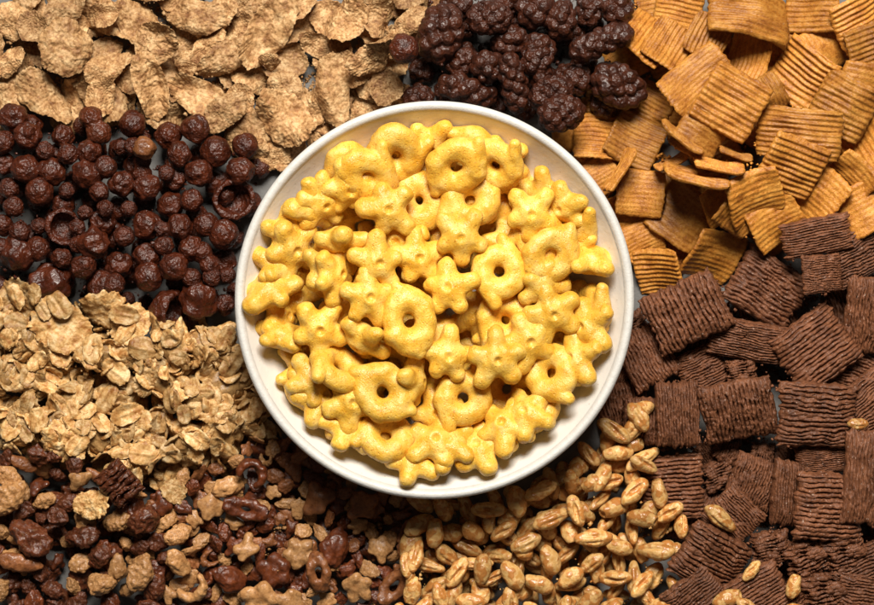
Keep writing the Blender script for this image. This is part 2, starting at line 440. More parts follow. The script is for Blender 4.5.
def grain(seed, kind):
    g = np.random.default_rng(seed)
    L, Wd, H = 16.3 * (1 + g.normal(0, .08)), 8.5 * (1 + g.normal(0, .09)), 7.8
    def f(P):
        x = P[:, 0] / L
        w = Wd * (1 - .10 * x)
        d = (np.sqrt(x ** 2 + (P[:, 1] / w) ** 2 + (P[:, 2] / H) ** 2) - 1) * 8
        if kind == 0:                                              # deep crease on top
            cr = np.hypot(P[:, 1] + 1.0 * np.sin(P[:, 0] / 6), (P[:, 2] - H * .95) * .5) - 2.5 * np.clip(1.15 - np.abs(x), 0, 1)
            d = -smin(-d, cr, 1.6)
        elif kind == 1:                                            # split husk with a ridge between two lips
            cr = np.hypot(np.abs(P[:, 1]) - 3.0, (P[:, 2] - H) * .6) - 1.6 * np.clip(1.2 - np.abs(x), 0, 1)
            d = -smin(-d, cr, 1.8)
        elif kind == 2:                                            # open end
            hole = np.linalg.norm((P - np.array([L * .95, 0, 1])) * np.array([.7, 1, 1]), axis=1) - 4.0
            d = -smin(-d, hole, 2.)
        return d
    V, F = snets(f, (-20, -13, -12), (20, 13, 12), 1.1)
    return ruffle(V, F, 1.4, 11, seed, .2, 3)
def bit(seed, kind):
    g = np.random.default_rng(seed)
    if kind == 'chip':                                             # flat irregular chip with rounded edge
        n = g.integers(4, 6); a = np.sort(g.uniform(0, 2 * math.pi, n)) * .3 + np.arange(n) * 2 * math.pi / n * .85
        pts = [(g.uniform(6, 11) * math.cos(t), g.uniform(6, 11) * math.sin(t), g.normal(0, 1.5)) for t in a]
        def f(P):
            d = np.full(len(P), 99.)
            for q in pts: d = smin(d, cap(P, (0, 0, 0), q, 4.6, 4.0), 4.5)
            return d
        V, F = snets(f, (-19, -19, -9), (19, 19, 9), 1.3)
        V[:, 2] *= .72
        return ruffle(V, F, 1.3, 9, seed, .25, 3)
    if kind == 'curl':                                             # crescent shell
        sp = g.uniform(1.2, 2.3)
        T = np.linspace(-sp, sp, 9); R = g.uniform(9, 12)
        pts = np.stack([R * np.cos(T) - R * .6, R * np.sin(T), 2 * np.sin(T * 1.3) * g.normal(0, 1)], 1)
        rr = 3.8 * np.sqrt(np.clip(1 - (T / sp) ** 2 * .65, .1, 1))
        def f(P):
            d = np.full(len(P), 99.)
            for i in range(8): d = smin(d, cap(P, pts[i], pts[i + 1], rr[i], rr[i + 1], 1.35), 1.)
            return d
        V, F = snets(f, (-24, -18, -12), (14, 18, 12), 1.3)
        return ruffle(V, F, 1.5, 6, seed, .5, 3)
    if kind == 'loop':                                             # squashed loop with a slot
        a, b = g.uniform(11, 14), g.uniform(5.5, 7)
        def f(P):
            q = np.hypot(P[:, 0] / a, P[:, 1] / b)
            return np.hypot((q - 1) * b * 1.05, P[:, 2] - 2.5 * (P[:, 0] / a) ** 2) - 3.9
        V, F = snets(f, (-20, -15, -8), (20, 15, 10), 1.3)
        return ruffle(V, F, 1.6, 7, seed, .5, 3)
    if kind == 'nub':                                              # short rounded lump
        V, F = CS; d = 1 + .32 * pn(V * 1.2 + seed * 3.1, seed) + .10 * pn(V * 4 + seed, seed + 1)
        return V * d[:, None] * np.array([12.5, 8.5, 5.6]), F
    if kind == 'flower':                                           # flat five lobed piece
        def f(P):
            d = (np.linalg.norm(P * np.array([1, 1, 1.5]), axis=1) - 6.5)
            for k in range(5):
                t = k * 1.2566 + g0[k]
                d = smin(d, np.linalg.norm((P - np.array([8.5 * math.cos(t), 8.5 * math.sin(t), 0])) * np.array([1, 1, 1.3]), axis=1) - 5.4, 3.)
            return d
        g0 = g.normal(0, .12, 5)
        V, F = snets(f, (-18, -18, -8), (18, 18, 8), 1.3)
        return ruffle(V, F, 1.1, 6, seed, .5, 3)
    if kind == 'chunk':                                            # broken angular chunk
        N = g.normal(size=(11, 3)); N /= np.linalg.norm(N, axis=1)[:, None]; o = g.uniform(10, 16, 11); sc = np.array([.72, 1, 1.2])
        def f(P):
            d = np.full(len(P), -99.)
            for nn, oo in zip(N, o): d = -smin(-d, -((P * sc) @ nn - oo), 1.6)
            return np.maximum(d, np.linalg.norm(P * sc, axis=1) - 18)
        V, F = snets(f, (-27, -20, -17), (27, 20, 17), 1.4)
        return ruffle(V, F, 2.4, 7, seed, 1.0, 3)
    if kind == 'strip':                                            # ribbed chocolate block
        V, F = pillow(seed, 34, 40, 6, 1.5, 6.0, .5); return ruffle(V, F, 1.2, 7, seed)
    if kind == 'almond':
        def f(P):
            x = P[:, 0] / 19
            return (np.sqrt(x ** 2 + (P[:, 1] / (7.5 * (1 - .25 * x))) ** 2 + (P[:, 2] / 5) ** 2) - 1) * 5
        V, F = snets(f, (-22, -13, -8), (22, 13, 8), 1.3)
        return ruffle(V, F, .8, 5, seed, .4, 2.5)
def core(seed, ax):
    V, F = CS; d = 1 + .25 * pn(V * 1.3 + seed * 3.1, seed) + .12 * pn(V * 4 + seed, seed + 1)
    return V * d[:, None] * np.array(ax), F

SH = {}
def make(key, gen, name, mat, look): SH.setdefault(key, []).append(Shape(*gen, name, M[mat], look))
for k in range(10): make('star', star(100 + k), 'star_puff', 'yellow', 'golden star puff')
for k in range(8): make('ring', horned_ring(200 + k), 'ring_puff', 'yellow', 'golden horned ring puff')
for k in range(10): make('flake', flake(300 + k, 1 + .16 * (k % 4)), 'bran_flake', 'flake', ['tan blistered bran flake', 'ragged tan bran flake'][k % 2])
sq = [(.82, (.04, -.06)), (.75, (.22, -.08)), (.82, (-.2, .16)), (.72, (-.34, -.08)), (.25, (.2, -.14)), (.2, (-.26, .12)), (.6, (-.12, -.36)), (.75, (.05, -.2))]
for k, (rg, bd) in enumerate(sq):
    make('square' if rg > .5 else 'smooth_square', square(400 + k, rg, bd, blis=.45 if k in (3, 6) else .12), 'cinnamon_square', 'square', 'ridged golden brown cinnamon square' if rg > .5 else 'smooth faced cinnamon square')
for k in range(3): make('stick', square(430 + k, 1.0, (.10, .0), 62, 40), 'cinnamon_square', 'square', 'cinnamon square standing on its edge')
for k in range(8): make('pillow', pillow(500 + k, 64 + 4 * (k % 3), 60 + 3 * (k % 2), 9 + (k % 3), 0.92 + .12 * (k % 4), 3.6 + .4 * (k % 3), 1.0 + .4 * (k % 3)), 'cocoa_pillow', 'pillow', 'brown shredded cocoa pillow')
for k in range(3): make('nugget', nugget(540 + k), 'cocoa_pillow', 'pillow', 'crumpled broken cocoa pillow')
for k in range(8): make('ball', ball(600 + k), 'cocoa_ball', 'ball', 'dark cocoa ball')
make('nut', ball(609), 'hazel_ball', 'bitm', 'reddish brown ball')
for k in range(2): make('lump', lump2(620 + k), 'cocoa_ball', 'ball', 'two dark cocoa balls stuck as one')
for k in range(2): make('bignut', ball(630 + k, .28), 'cocoa_ball', 'ball', 'large rough cocoa nugget')
for k in range(2): make('cup', cup(640 + k), 'cocoa_ball', 'ball', 'hollow cup shaped cocoa ball shell')
BA = [(26, 20, 18), (20, 16, 15), (30, 13, 13), (33, 14, 13), (26, 20, 17), (18, 17, 15)]
for k, ax in enumerate(BA): make('berry%d' % k, berry(700 + k, ax, 6.4 + .3 * (k % 3)), 'cocoa_cluster', 'berry', ['knobbly cocoa cluster', 'small knobbly cocoa cluster', 'long knobbly cocoa cluster', 'long knobbly cocoa cluster', 'fat knobbly cocoa cluster', 'round knobbly cocoa cluster'][k])
for k in range(10):
    kd = (0, 1, 0, 2, 0, 3, 1, 0, 3, 2)[k]
    make('grain', grain(800 + k, kd), 'puffed_wheat_grain', 'wheat', ['creased puffed wheat grain', 'split puffed wheat grain', 'open ended wheat grain', 'smooth puffed wheat grain'][kd])
BK = dict(chip='flat chip', curl='curled crescent', loop='slotted loop', nub='rounded lump', flower='flower shaped piece', chunk='broken chunk', almond='slim almond like sliver', strip='ribbed block')
for mk, mn in (('bitd', 'dark cocoa'), ('bitm', 'brown cocoa'), ('bitp', 'tan caramel')):
    for j, kd in enumerate(('chip', 'chip', 'curl', 'chip', 'loop', 'nub', 'flower', 'chip', 'nub', 'nub', 'chip')):
        make(mk, bit(900 + j + 13 * len(mk + mn), kd), 'cereal_piece', mk, mn + ' ' + BK[kd])
for mk, mn in (('bitd', 'dark cocoa'), ('bitm', 'brown cocoa'), ('bitp', 'tan caramel')):
    for j in range(6):
        V, F = bit(1100 + j + 7 * len(mn), 'chunk'); make(mk, (V * np.array([.62, .58, .42]), F), 'cereal_piece', mk, mn + ' chopped shard')
LOOSE = [0, 1, 3, 7, 10, 5, 8, 2] + list(range(11, 17)) * 2
for k in range(5): make('chunk', bit(950 + k, 'chunk'), 'cocoa_chunk', 'chunk', 'rough dark cocoa chunk')
make('strip', bit(960, 'strip'), 'cocoa_chunk', 'chunk', 'ribbed dark cocoa block')
for k in range(2): make('almond', bit(970 + k, 'almond'), 'almond_sliver', 'bitm', 'brown almond sliver')
for k in range(2): make('palechunk', bit(975 + k, 'chunk'), 'granola_chunk', 'bitp', 'tan broken granola chunk')
for k in range(7): make('oat', oat(1000 + k, 10.5, 1.1 + .1 * (k % 4)), 'oat_flake', 'oat', 'loose pale rolled oat flake')
for k in range(3): make('bigoat', disc_sheet(1020 + k, 24, 1.1, 46, .22, .22, 1.6, .8, 1.6), 'corn_flake', 'oat', 'pale curled corn flake')
for k in range(4): make('core', core(1040 + k, (17, 13, 9)), 'oat_core', 'oatd', '')

# ---------------------------------------------------------------- dropping pieces onto the piles
CELL = 3.0; X0, Y0 = -80., -80.; GN = (int(1040 / CELL), int(770 / CELL))
gx, gy = np.meshgrid(X0 + CELL * (np.arange(GN[0]) + .5), Y0 + CELL * (np.arange(GN[1]) + .5), indexing='ij')
BX, BY = 434.6, 300.4                                              # bowl centre in the table plane
BR = np.hypot(gx - BX, gy - BY)
BOWL_IN = [(0, 40), (60, 41), (105, 47), (135, 58), (155, 74), (169, 91), (179, 107)]
BOWL_OUT = [(84, 0), (120, 14), (140, 29), (156, 48), (170, 73), (181, 97), (187, 109)]
H_out = np.where(BR < 166, 400., 0.)
H_in = np.interp(BR, [p[0] for p in BOWL_IN] + [181, 189, 192, 215], [p[1] for p in BOWL_IN] + [113, 112, 104, 60])
things = []
CAPS = {'cereal ball': 46, 'cereal cluster': 46, 'bran flake': 50, 'cereal square': 56, 'cereal pillow': 48, 'puffed wheat': 46, 'cereal piece': 42, 'cocoa chunk': 42, 'granola cluster': 40, 'oat flake': 54, 'corn flake': 52}
def rotm(rz, tilt, az=0.):
    return Matrix.Rotation(rz, 3, 'Z') @ Matrix.Rotation(az, 3, 'Z') @ Matrix.Rotation(tilt, 3, 'X') @ Matrix.Rotation(-az, 3, 'Z')
FLIP = {'puffed_wheat_grain': .12, 'cocoa_pillow': .0}
def drop(sh, px, py, rot=None, size=1.0, tilt=None, zguess=25., H=H_out, sink=1.5, spread=14., ntry=10, name=None, label=None, group=None, flip=True, cat='cereal', prs=97, lean=None, zmax=260., zcap=1e3):
    if not isinstance(size, tuple): size = (size, size, size)
    x = CX + (px - CX) * (DCAM - zguess) / DCAM; y = CY + (py - CY) * (DCAM - zguess) / DCAM
    if rot is None: rot = rnd.uniform(0, 360)
    V = sh.sub * np.array(size)
    best = None
    fl = flip and rnd.random() < FLIP.get(sh.name, .5)
    for t in range(ntry if tilt is None else 1):
        if tilt is None:
            R = rotm(math.radians(rot), math.radians(abs(rnd.gauss(0, spread))), rnd.uniform(0, 6.283))
            if fl: R = R @ Matrix.Rotation(math.pi, 3, 'X')
        elif lean is not None:
            e = Vector((px - 434, 300 - py, 0)).normalized(); R = Matrix.Rotation(math.radians(lean), 3, Vector((e.y, -e.x, 0))) @ Matrix.Rotation(math.radians(rot), 3, 'Z')
        elif isinstance(tilt, tuple): R = rotm(math.radians(rot), math.radians(tilt[0]), math.radians(tilt[1]))
        else: R = rotm(math.radians(rot), math.radians(tilt))
        Q = V @ np.array(R).T
        ix = np.floor((Q[:, 0] + x - X0) / CELL).astype(int); iy = np.floor((-Q[:, 1] + y - Y0) / CELL).astype(int)
        ok = (ix >= 0) & (iy >= 0) & (ix < GN[0]) & (iy < GN[1])
        if not ok.any(): return None
        fi = ix[ok] * GN[1] + iy[ok]; z = Q[ok, 2]
        o = np.argsort(fi, kind='stable'); fi = fi[o]; z = z[o]
        u, st = np.unique(fi, return_index=True)
        lo = np.minimum.reduceat(z, st); hi = np.maximum.reduceat(z, st)
        gap = H.ravel()[u] - lo
        zc = np.percentile(gap, prs) - sink
        sc = zc + .25 * (Q[:, 2].max())
        if best is None or sc < best[0]: best = (sc, zc, R, u, hi)
    _, zc, R, u, hi = best
    if H is H_out:
        if zguess <= 8: zmax = min(zmax, 22)
        zcap = CAPS.get(cat, 34) * (1.45 if label else rnd.uniform(.92, 1.1)) if zcap == 1e3 else zcap
    if zc > zmax: return None
    zc = min(zc, zcap)
    Hr = H.reshape(-1); Hr[u] = np.maximum(Hr[u], hi + zc)
    ob = bpy.data.objects.new(name or sh.name, sh.me)
    COL.objects.link(ob)
    ob.matrix_world = Matrix.Translation(((x - CX) * S, -(y - CY) * S, zc * S)) @ R.to_4x4() @ Matrix.Diagonal((*size, 1))
    ob['category'] = cat; ob['group'] = group
    things.append([ob, label or '', sh.look, bool(label)])
    return ob
def inpoly(poly, x, y):
    c = False; n = len(poly)
    for i in range(n):
        (x1, y1), (x2, y2) = poly[i], poly[i - 1]
        if (y1 > y) != (y2 > y) and x < (x2 - x1) * (y - y1) / (y2 - y1) + x1: c = not c
    return c
def scatter(poly, dmin, avoid=(), tries=4000, rim=188):
    xs = [p[0] for p in poly]; ys = [p[1] for p in poly]; pts = []
    for _ in range(tries):
        x, y = rnd.uniform(min(xs), max(xs)), rnd.uniform(min(ys), max(ys))
        if not inpoly(poly, x, y) or math.hypot(x - 434, y - 300) < rim: continue
        if any((x - a) ** 2 + (y - b) ** 2 < dmin * dmin for a, b in pts): continue
        if any((x - a) ** 2 + (y - b) ** 2 < c * c for a, b, c in avoid): continue
        pts.append((x, y))
    return pts
pick = lambda k: rnd.choice(SH[k])

# ---- squares, top right
P_SQ = [(566, 120), (622, 72), (632, -20), (895, -20), (895, 205), (800, 225), (735, 262), (655, 292), (600, 190)]
G = 'cinnamon squares heaped beside the bowl'
for x, y in scatter(P_SQ, 40):
    drop(pick('smooth_square' if rnd.random() < .4 else 'square'), x, y, size=rnd.uniform(.75, .95), zguess=6, name='cinnamon_square', group=G, spread=6, cat='cereal square')
SQL = [  # px, py, rotation, size, shape, tilt, label
 (600,176,30,.7,'s',None,''),(598,137,-4,.86,'r',None,'ridged cinnamon square lying flat tight against the bowl rim'),
 (637,216,15,.9,'s',None,'smooth cinnamon square half under the bowl rim'),(643,241,25,.7,'s',None,''),(682,216,-35,1.05,'s',(8,0),'dark smooth square lying in the shade under the standing strips'),
 (635,140,-27,.94,'r',None,'ridged cinnamon square overlapping the one against the bowl rim'),
 (639,194,-6,.84,'s',None,''),(660,272,8,.9,'r',None,'evenly ridged square touching the largest cocoa pillow beside the bowl'),
 (712,257,-22,1.0,'s',None,'smooth pentagon shaped square next to the first cocoa pillows'),
 (678,12,-12,.85,'r',None,''),(644,41,52,.92,'r',(32,90),'ridged curled square standing behind another next to cocoa clusters'),
 (666,50,57,.86,'r',(18,90),'ridged square leaning on the curled one by the cocoa clusters'),
 (704,43,62,.8,'r',None,''),(747,58,70,.85,'r',None,'ridged square wedged between the big curved square and the diamond one'),
 (690,84,38,(1.3,.78,1),'s',None,'long smooth cinnamon strip running beneath the diamond ridged square'),
 (826,47,-60,.85,'s',None,''),(811,8,-4,.95,'r',None,''),(747,16,-10,(1.5,1.05,1.2),'r3',None,'wide arched ridged square on top of the heap by the photo edge'),
 (855,24,28,.95,'r',None,''),(866,52,20,.9,'r',None,''),(862,95,-10,1.0,'s',None,''),(865,147,-60,1.0,'r',None,''),
 (800,76,-35,1.12,'r',None,'large ridged square partly covered by the blistered one'),(836,110,-28,1.05,'r3',None,'blistered ridged square lying on top of its larger neighbour'),
 (695,138,-30,.86,'s',None,'smooth square tucked beneath the diamond ridged square'),(723,108,-30,1.1,'r0',(4,0),'evenly ridged square turned like a diamond on top of the heap'),
 (760,100,-60,.7,'r',None,''),(790,138,-6,(1.45,.9,1),'r3',None,'wide rounded ridged square above the leaning one'),
 (844,180,-45,.85,'s',(45,0),''),(815,211,10,1.0,'s',None,''),(858,209,30,.9,'s',None,''),
 (808,194,-40,1.0,'s',(25,0),''),(783,170,-22,1.05,'r',(28,20),'leaning cinnamon square in front of the wide rounded one'),(722,205,25,.8,'s',(35,0),''),
 (747,200,20,1.0,'s',(35,10),'curved square tilted up beside the narrow edgewise strips'),(770,222,30,.95,'s',(22,0),''),(733,212,60,.8,'s',(30,0),''),
 (675,142,-38,.82,'k',-76,'slim edgewise square, the steepest strip below the diamond square'),(668,164,25,.55,'k',-70,''),(729,157,-18,.55,'k',-72,'shortest edgewise strip under the corner of the diamond square'),
 (689,180,-13,1.05,'k',-72,'longest edgewise strip, lowest of the strip bunch'),(711,169,-9,.8,'k',-70,'bumpy edgewise strip in the middle of the strip bunch'),
 (617,172,58,.8,'k',-78,'edgewise square standing upright alongside the bowl rim')]
for x, y, r, s, k, t, lab in SQL:
    sh = {'r': rnd.choice(SH['square'][:4]), 's': pick('smooth_square'), 'k': pick('stick'), 'r0': SH['square'][0], 'r3': SH['square'][3]}[k]
    drop(sh, x, y, r, s, t, zguess=22, name='cinnamon_square', label=lab, group=G, flip=k in 's', spread=18, cat='cereal square', sink=1.2, prs=94 if k == 'k' else 98)

# ---- cocoa pillows, right
P_PI = [(612, 372), (636, 310), (700, 285), (760, 262), (895, 215), (895, 625), (694, 625), (706, 530), (655, 470), (628, 430)]
G = 'brown cocoa pillows heaped beside the bowl'
for x, y in scatter(P_PI, 72):
    drop(pick('pillow'), x, y, size=rnd.uniform(.75, .95), zguess=8, group=G, spread=5, cat='cereal pillow')
PIL = [(703,370,25,.8,'p',None,'torn cocoa pillow sunk in the gap between larger pillows'),(647,422,88,(.72,.85,.8),'p',None,'narrow dark cocoa pillow just below the bowl rim'),
 (762,456,80,.6,'n',None,''),(740,372,10,.7,'n',None,''),(858,370,-20,.85,'p',None,''),
 (810,237,12,(1.0,.62,.8),'p',None,'flat cocoa pillow half under the cinnamon squares'),(853,254,25,.92,'p',None,''),
 (767,289,-32,1.12,'p',None,'large cocoa pillow beneath the small square one'),(815,274,5,.66,'p',None,'smallest square cocoa pillow resting on two bigger ones'),
 (865,315,85,(1.25,.85,1),'p',None,'tall cocoa pillow at the photo edge beneath the cinnamon heap'),
 (647,357,-62,.9,'p',None,'cocoa pillow pushed under the bowl rim'),(746,340,-10,(1.15,.7,1),'p',(14,0),'wedge shaped cocoa pillow beside the biggest one by the bowl'),
 (812,349,35,(1.12,1.12,1.1),'p',None,''),(810,413,-3,(1.1,1.12,1),'p',None,'broad square cocoa pillow next to the tilted one'),(864,402,40,.9,'p',None,''),
 (684,312,115,(.95,1.3,1.1),'p',None,'biggest ridged cocoa pillow nearest the bowl, turned at a slant'),
 (676,413,92,(1.0,.72,1),'p',None,'upright ridged cocoa pillow between the bowl and the tilted one'),(735,409,102,(1.0,1.2,1),'p',None,'tilted cocoa pillow with straight shredded ridges'),
 (672,487,3,(.95,1.1,1),'p',None,'cocoa pillow with level shreds beside the puffed wheat'),(720,476,20,.75,'n',None,'small crumpled cocoa nugget between three pillows'),(752,481,70,.82,'p',None,''),
 (732,514,-45,.8,'p',None,''),(786,491,85,(.95,.62,1),'p',None,'narrow upright cocoa pillow left of a broader one'),(820,457,8,(.9,.55,.9),'p',None,''),(822,503,-4,(1.0,1.15,1),'p',None,'broad cocoa pillow standing clear in the lower heap'),
 (863,474,86,(1.5,1.0,1),'p',None,'longest upright cocoa pillow at the photo edge'),
 (708,556,-30,1.05,'p',None,'cocoa pillow with slanting shreds by the puffed wheat'),(767,546,10,.85,'n',None,''),(755,590,30,.85,'p',None,''),(694,595,40,.9,'p',None,''),
 (803,554,20,.95,'n',None,''),(840,549,15,.95,'n',None,''),(860,570,25,.85,'p',None,''),(820,588,10,1.0,'n',None,''),(857,597,-10,.9,'p',None,''),(790,604,30,.8,'n',None,'')]
for x, y, r, s, k, t, lab in PIL:
    s = tuple(.94 * q for q in s) if isinstance(s, tuple) else .94 * s
    drop(pick('pillow' if k == 'p' else 'nugget'), x, y, r, s, t, zguess=26, label=lab, group=G, flip=k == 'n', spread=9, cat='cereal pillow', sink=2, prs=96)

# ---- bran flakes, top left
P_FL = [(-25, -25), (432, -25), (424, 40), (400, 60), (405, 108), (330, 130), (266, 165), (225, 128), (150, 118), (-25, 112)]
G = 'bran flakes heaped in the corner'
for x, y in scatter(P_FL, 42) + scatter(P_FL, 34):
    drop(pick('flake'), x, y, size=rnd.uniform(.75, 1.), zguess=6, group=G, spread=8, cat='bran flake')
FLL = [(70,6,.95,None,''),(12,22,.8,None,''),(298,4,.8,None,''),(141,22,1.0,None,''),(108,68,.85,None,''),(10,63,.65,None,''),(103,98,.75,None,'small bran flake just above the cocoa balls'),
 (318,45,.7,None,''),(285,90,.8,None,''),(386,88,.75,None,'bran flake slipped halfway under the bowl rim'),(191,62,.6,None,''),(215,18,.85,None,''),(238,100,.7,None,''),(36,28,.7,None,''),
 (351,70,.75,None,''),(411,23,.68,None,'bran flake next to the cocoa clusters at the top edge'),(381,20,.75,(30,0),''),(199,18,1.0,None,''),(225,58,.95,None,''),(160,45,.9,(22,90),'curled bran flake with its lit lip raised'),(105,18,.6,None,''),
 (45,98,1.12,None,'long bran flake reaching over the cocoa balls'),(203,100,1.12,None,''),(225,113,.9,None,''),(153,88,1.08,None,'round bran flake with a dark middle above the cocoa balls'),(70,50,1.2,None,'big bran flake near the far corner above the balls'),
 (285,118,1.18,None,'big bran flake touching the bowl rim above the cocoa balls'),(270,33,1.28,None,'widest bran flake, high on the heap'),(333,91,1.12,None,'bran flake leaning over the bowl rim'),(346,20,.95,None,'pale bran flake with pebbled surface near the top edge'),
 (371,62,.85,(38,50),'curled bran flake folded like a shell near the bowl rim'),(270,63,.5,(55,0),'tiny curled bran flake in a dark gap'),(384,50,.7,(70,90),'bran flake standing on edge by the lone cocoa ball'),(255,150,.6,None,'')]
for x, y, s, t, lab in FLL:
    drop(pick('flake'), x, y, None, s * .93, t, zguess=20, label=lab, group=G, spread=17, cat='bran flake', sink=1.5, prs=98)

# ---- cocoa balls, left
P_BA = [(-25, 112), (40, 108), (100, 125), (235, 132), (262, 165), (240, 235), (236, 310), (190, 325), (140, 300), (70, 300), (-25, 285)]
G = 'cocoa balls heaped beside the bowl'
BAL = [(38,70,35),(80,115,32),(155,115,28),(240,90,38),(325,85,33),(410,112,33),(477,98,34),(525,152,38),(597,138,32),(362,147,28),(295,140,20),(225,152,30),(178,160,25),(135,200,35),(220,208,36),(265,190,28),(350,190,30),(300,228,30),(360,235,33),(428,218,28),(487,203,32),(585,200,35),(415,280,33),(470,268,28),(440,335,32),(360,328,34),(305,355,26),(250,320,32),(235,370,37),(155,280,28),(105,250,35),(75,195,35),(30,240,25),(45,285,25),(15,330,28),(55,395,42),(215,430,30),(292,420,33),(360,403,32),(368,455,35),(405,380,25),(432,430,35),(470,385,30),(503,410,33),(505,328,30),(548,350,36),(250,250,25),(170,245,20),(320,290,20),(100,385,30),(160,410,25),(215,300,18),(440,160,30),(520,455,22),(555,450,20),(545,520,25),(100,330,20),(10,180,30),(20,130,28),(60,345,25),(265,290,20),(195,335,20),(120,150,22),(330,140,22),(400,340,20),(285,470,26),(470,455,24),(10,385,26),(200,375,22),(410,205,20),(545,255,26)]
pts = [(x / 2.42, 90 + y / 2.42, r / 2.42) for x, y, r in BAL]
for q in range(3):
    for x, y in scatter(P_BA, 21): drop(pick('ball'), x, y, size=rnd.uniform(.8, 1.), zguess=5, group=G, spread=60, ntry=1, cat='cereal ball')
for x, y in scatter(P_BA, 23):
    drop(pick('ball'), x, y, size=rnd.uniform(.72, .95), zguess=8, group=G, spread=60, ntry=1, cat='cereal ball')
for i, (x, y, r) in sorted(enumerate(pts), key=lambda q: q[0] == 9):
    k = 'lump' if i in (3, 16, 43) else 'nut' if i == 9 else 'ball'
    drop(pick(k), x, y, None, r / 13.5 * (.97 if k != 'lump' else .85), zguess=22, group=G, label='the one reddish brown ball among dark cocoa balls' if k == 'nut' else '', name='cocoa_ball', spread=40 if k == 'ball' else 10, ntry=1, cat='cereal ball', sink=3, prs=95)
for x, y, k, s, t, lab in [(51.6,284,'bignut',1.75,None,'largest rough cocoa nugget beside the pale oat flakes'),(200,300,'bignut',1.55,None,'big rough cocoa nugget close to the bowl rim'),(66,228,'cup',.88,(8,0),'hollow cocoa cup open upwards in the middle of the balls'),
        (234,199,'cup',1.0,(14,200),'hollow cocoa cup beside the bowl rim'),(166,310,'cup',1.0,(75,30),'curved cocoa shell standing on edge above the granola'),(105,289,'cup',.85,(150,10),'')]:
    drop(pick(k), x, y, rnd.uniform(0, 360), s if k != 'bignut' else (s, s * .82, s * .7), t, zguess=25, group=G, label=lab, spread=12, cat='cereal ball', sink=4, prs=90, zcap=36. if k == 'cup' else 42.)

for x, y in scatter(P_BA, 13, tries=6000): drop(pick('ball'), x, y, size=rnd.uniform(.5, .68), zguess=8, group=G, spread=60, ntry=1, cat='cereal ball', prs=55, zmax=17)
# ---- cocoa clusters, top
P_BE = [(415, 45), (436, -25), (632, -25), (622, 72), (566, 120), (530, 112), (470, 100), (415, 95)]
G = 'knobbly cocoa clusters heaped above the bowl'
for q in range(3):
    for x, y in scatter(P_BE, 22): drop(SH['berry5'][0], x, y, size=rnd.uniform(.7, .8), zguess=5, group=G, spread=20, cat='cereal cluster', zmax=24)
for x, y in scatter(P_BE, 27):
    drop(pick('berry%d' % rnd.choice((1, 5, 1, 2))), x, y, size=rnd.uniform(.75, .9), zguess=8, group=G, spread=20, cat='cereal cluster')
for x, y, k, s, r, lab in [(418,96,1,.8,0,''),(457,3,5,.95,0,''),(511,3,2,.9,20,''),(540,80,1,.8,60,''),(508,42,1,1.0,30,''),(463,62,1,.9,45,''),(534,13,5,1.1,0,''),(558,24,1,1.0,90,''),(590,11,1,.9,80,''),(615,13,1,.95,80,''),(575,82,5,.85,0,''),(604,104,5,.8,0,''),
        (441,35,0,1.12,70,'biggest knobbly cocoa cluster next to the bran flakes'),(489,21,0,.85,10,'knobbly cocoa cluster shaped like a raspberry at the top edge'),(537,58,4,.82,60,''),(486,69,5,.95,0,'smooth round cocoa cluster among the knobbly ones'),(468,91,2,1.05,-12,'long cocoa cluster lying along the bowl rim'),
        (513,86,3,.95,100,'long upright cocoa cluster above the bowl rim'),(537,64,2,.95,-80,''),(550,96,0,.85,20,''),(559,117,0,.9,10,'cocoa cluster touching the bowl rim beside the cinnamon squares'),
        (598,46,3,1.0,12,'long level cocoa cluster beside the curled cinnamon square'),(617,88,4,1.08,-20,'fat rounded cocoa cluster beside the cinnamon squares')]:
    drop(SH['berry%d' % k][0], x, y, r + rnd.uniform(-6, 6), s, zguess=22, group=G, label=lab, spread=12, cat='cereal cluster', sink=4, prs=93)
drop(SH['ball'][0], 404, 53, None, 1.08, zguess=30, name='cocoa_ball', label='lone cocoa ball lying between bran flakes and knobbly clusters', group='cocoa balls heaped beside the bowl', cat='cereal ball')

for x, y in scatter(P_BE, 12, tries=5000): drop(SH['berry5'][0], x, y, size=rnd.uniform(.45, .62), zguess=8, group='knobbly cocoa clusters heaped above the bowl', spread=30, cat='cereal cluster', prs=55, zmax=17)
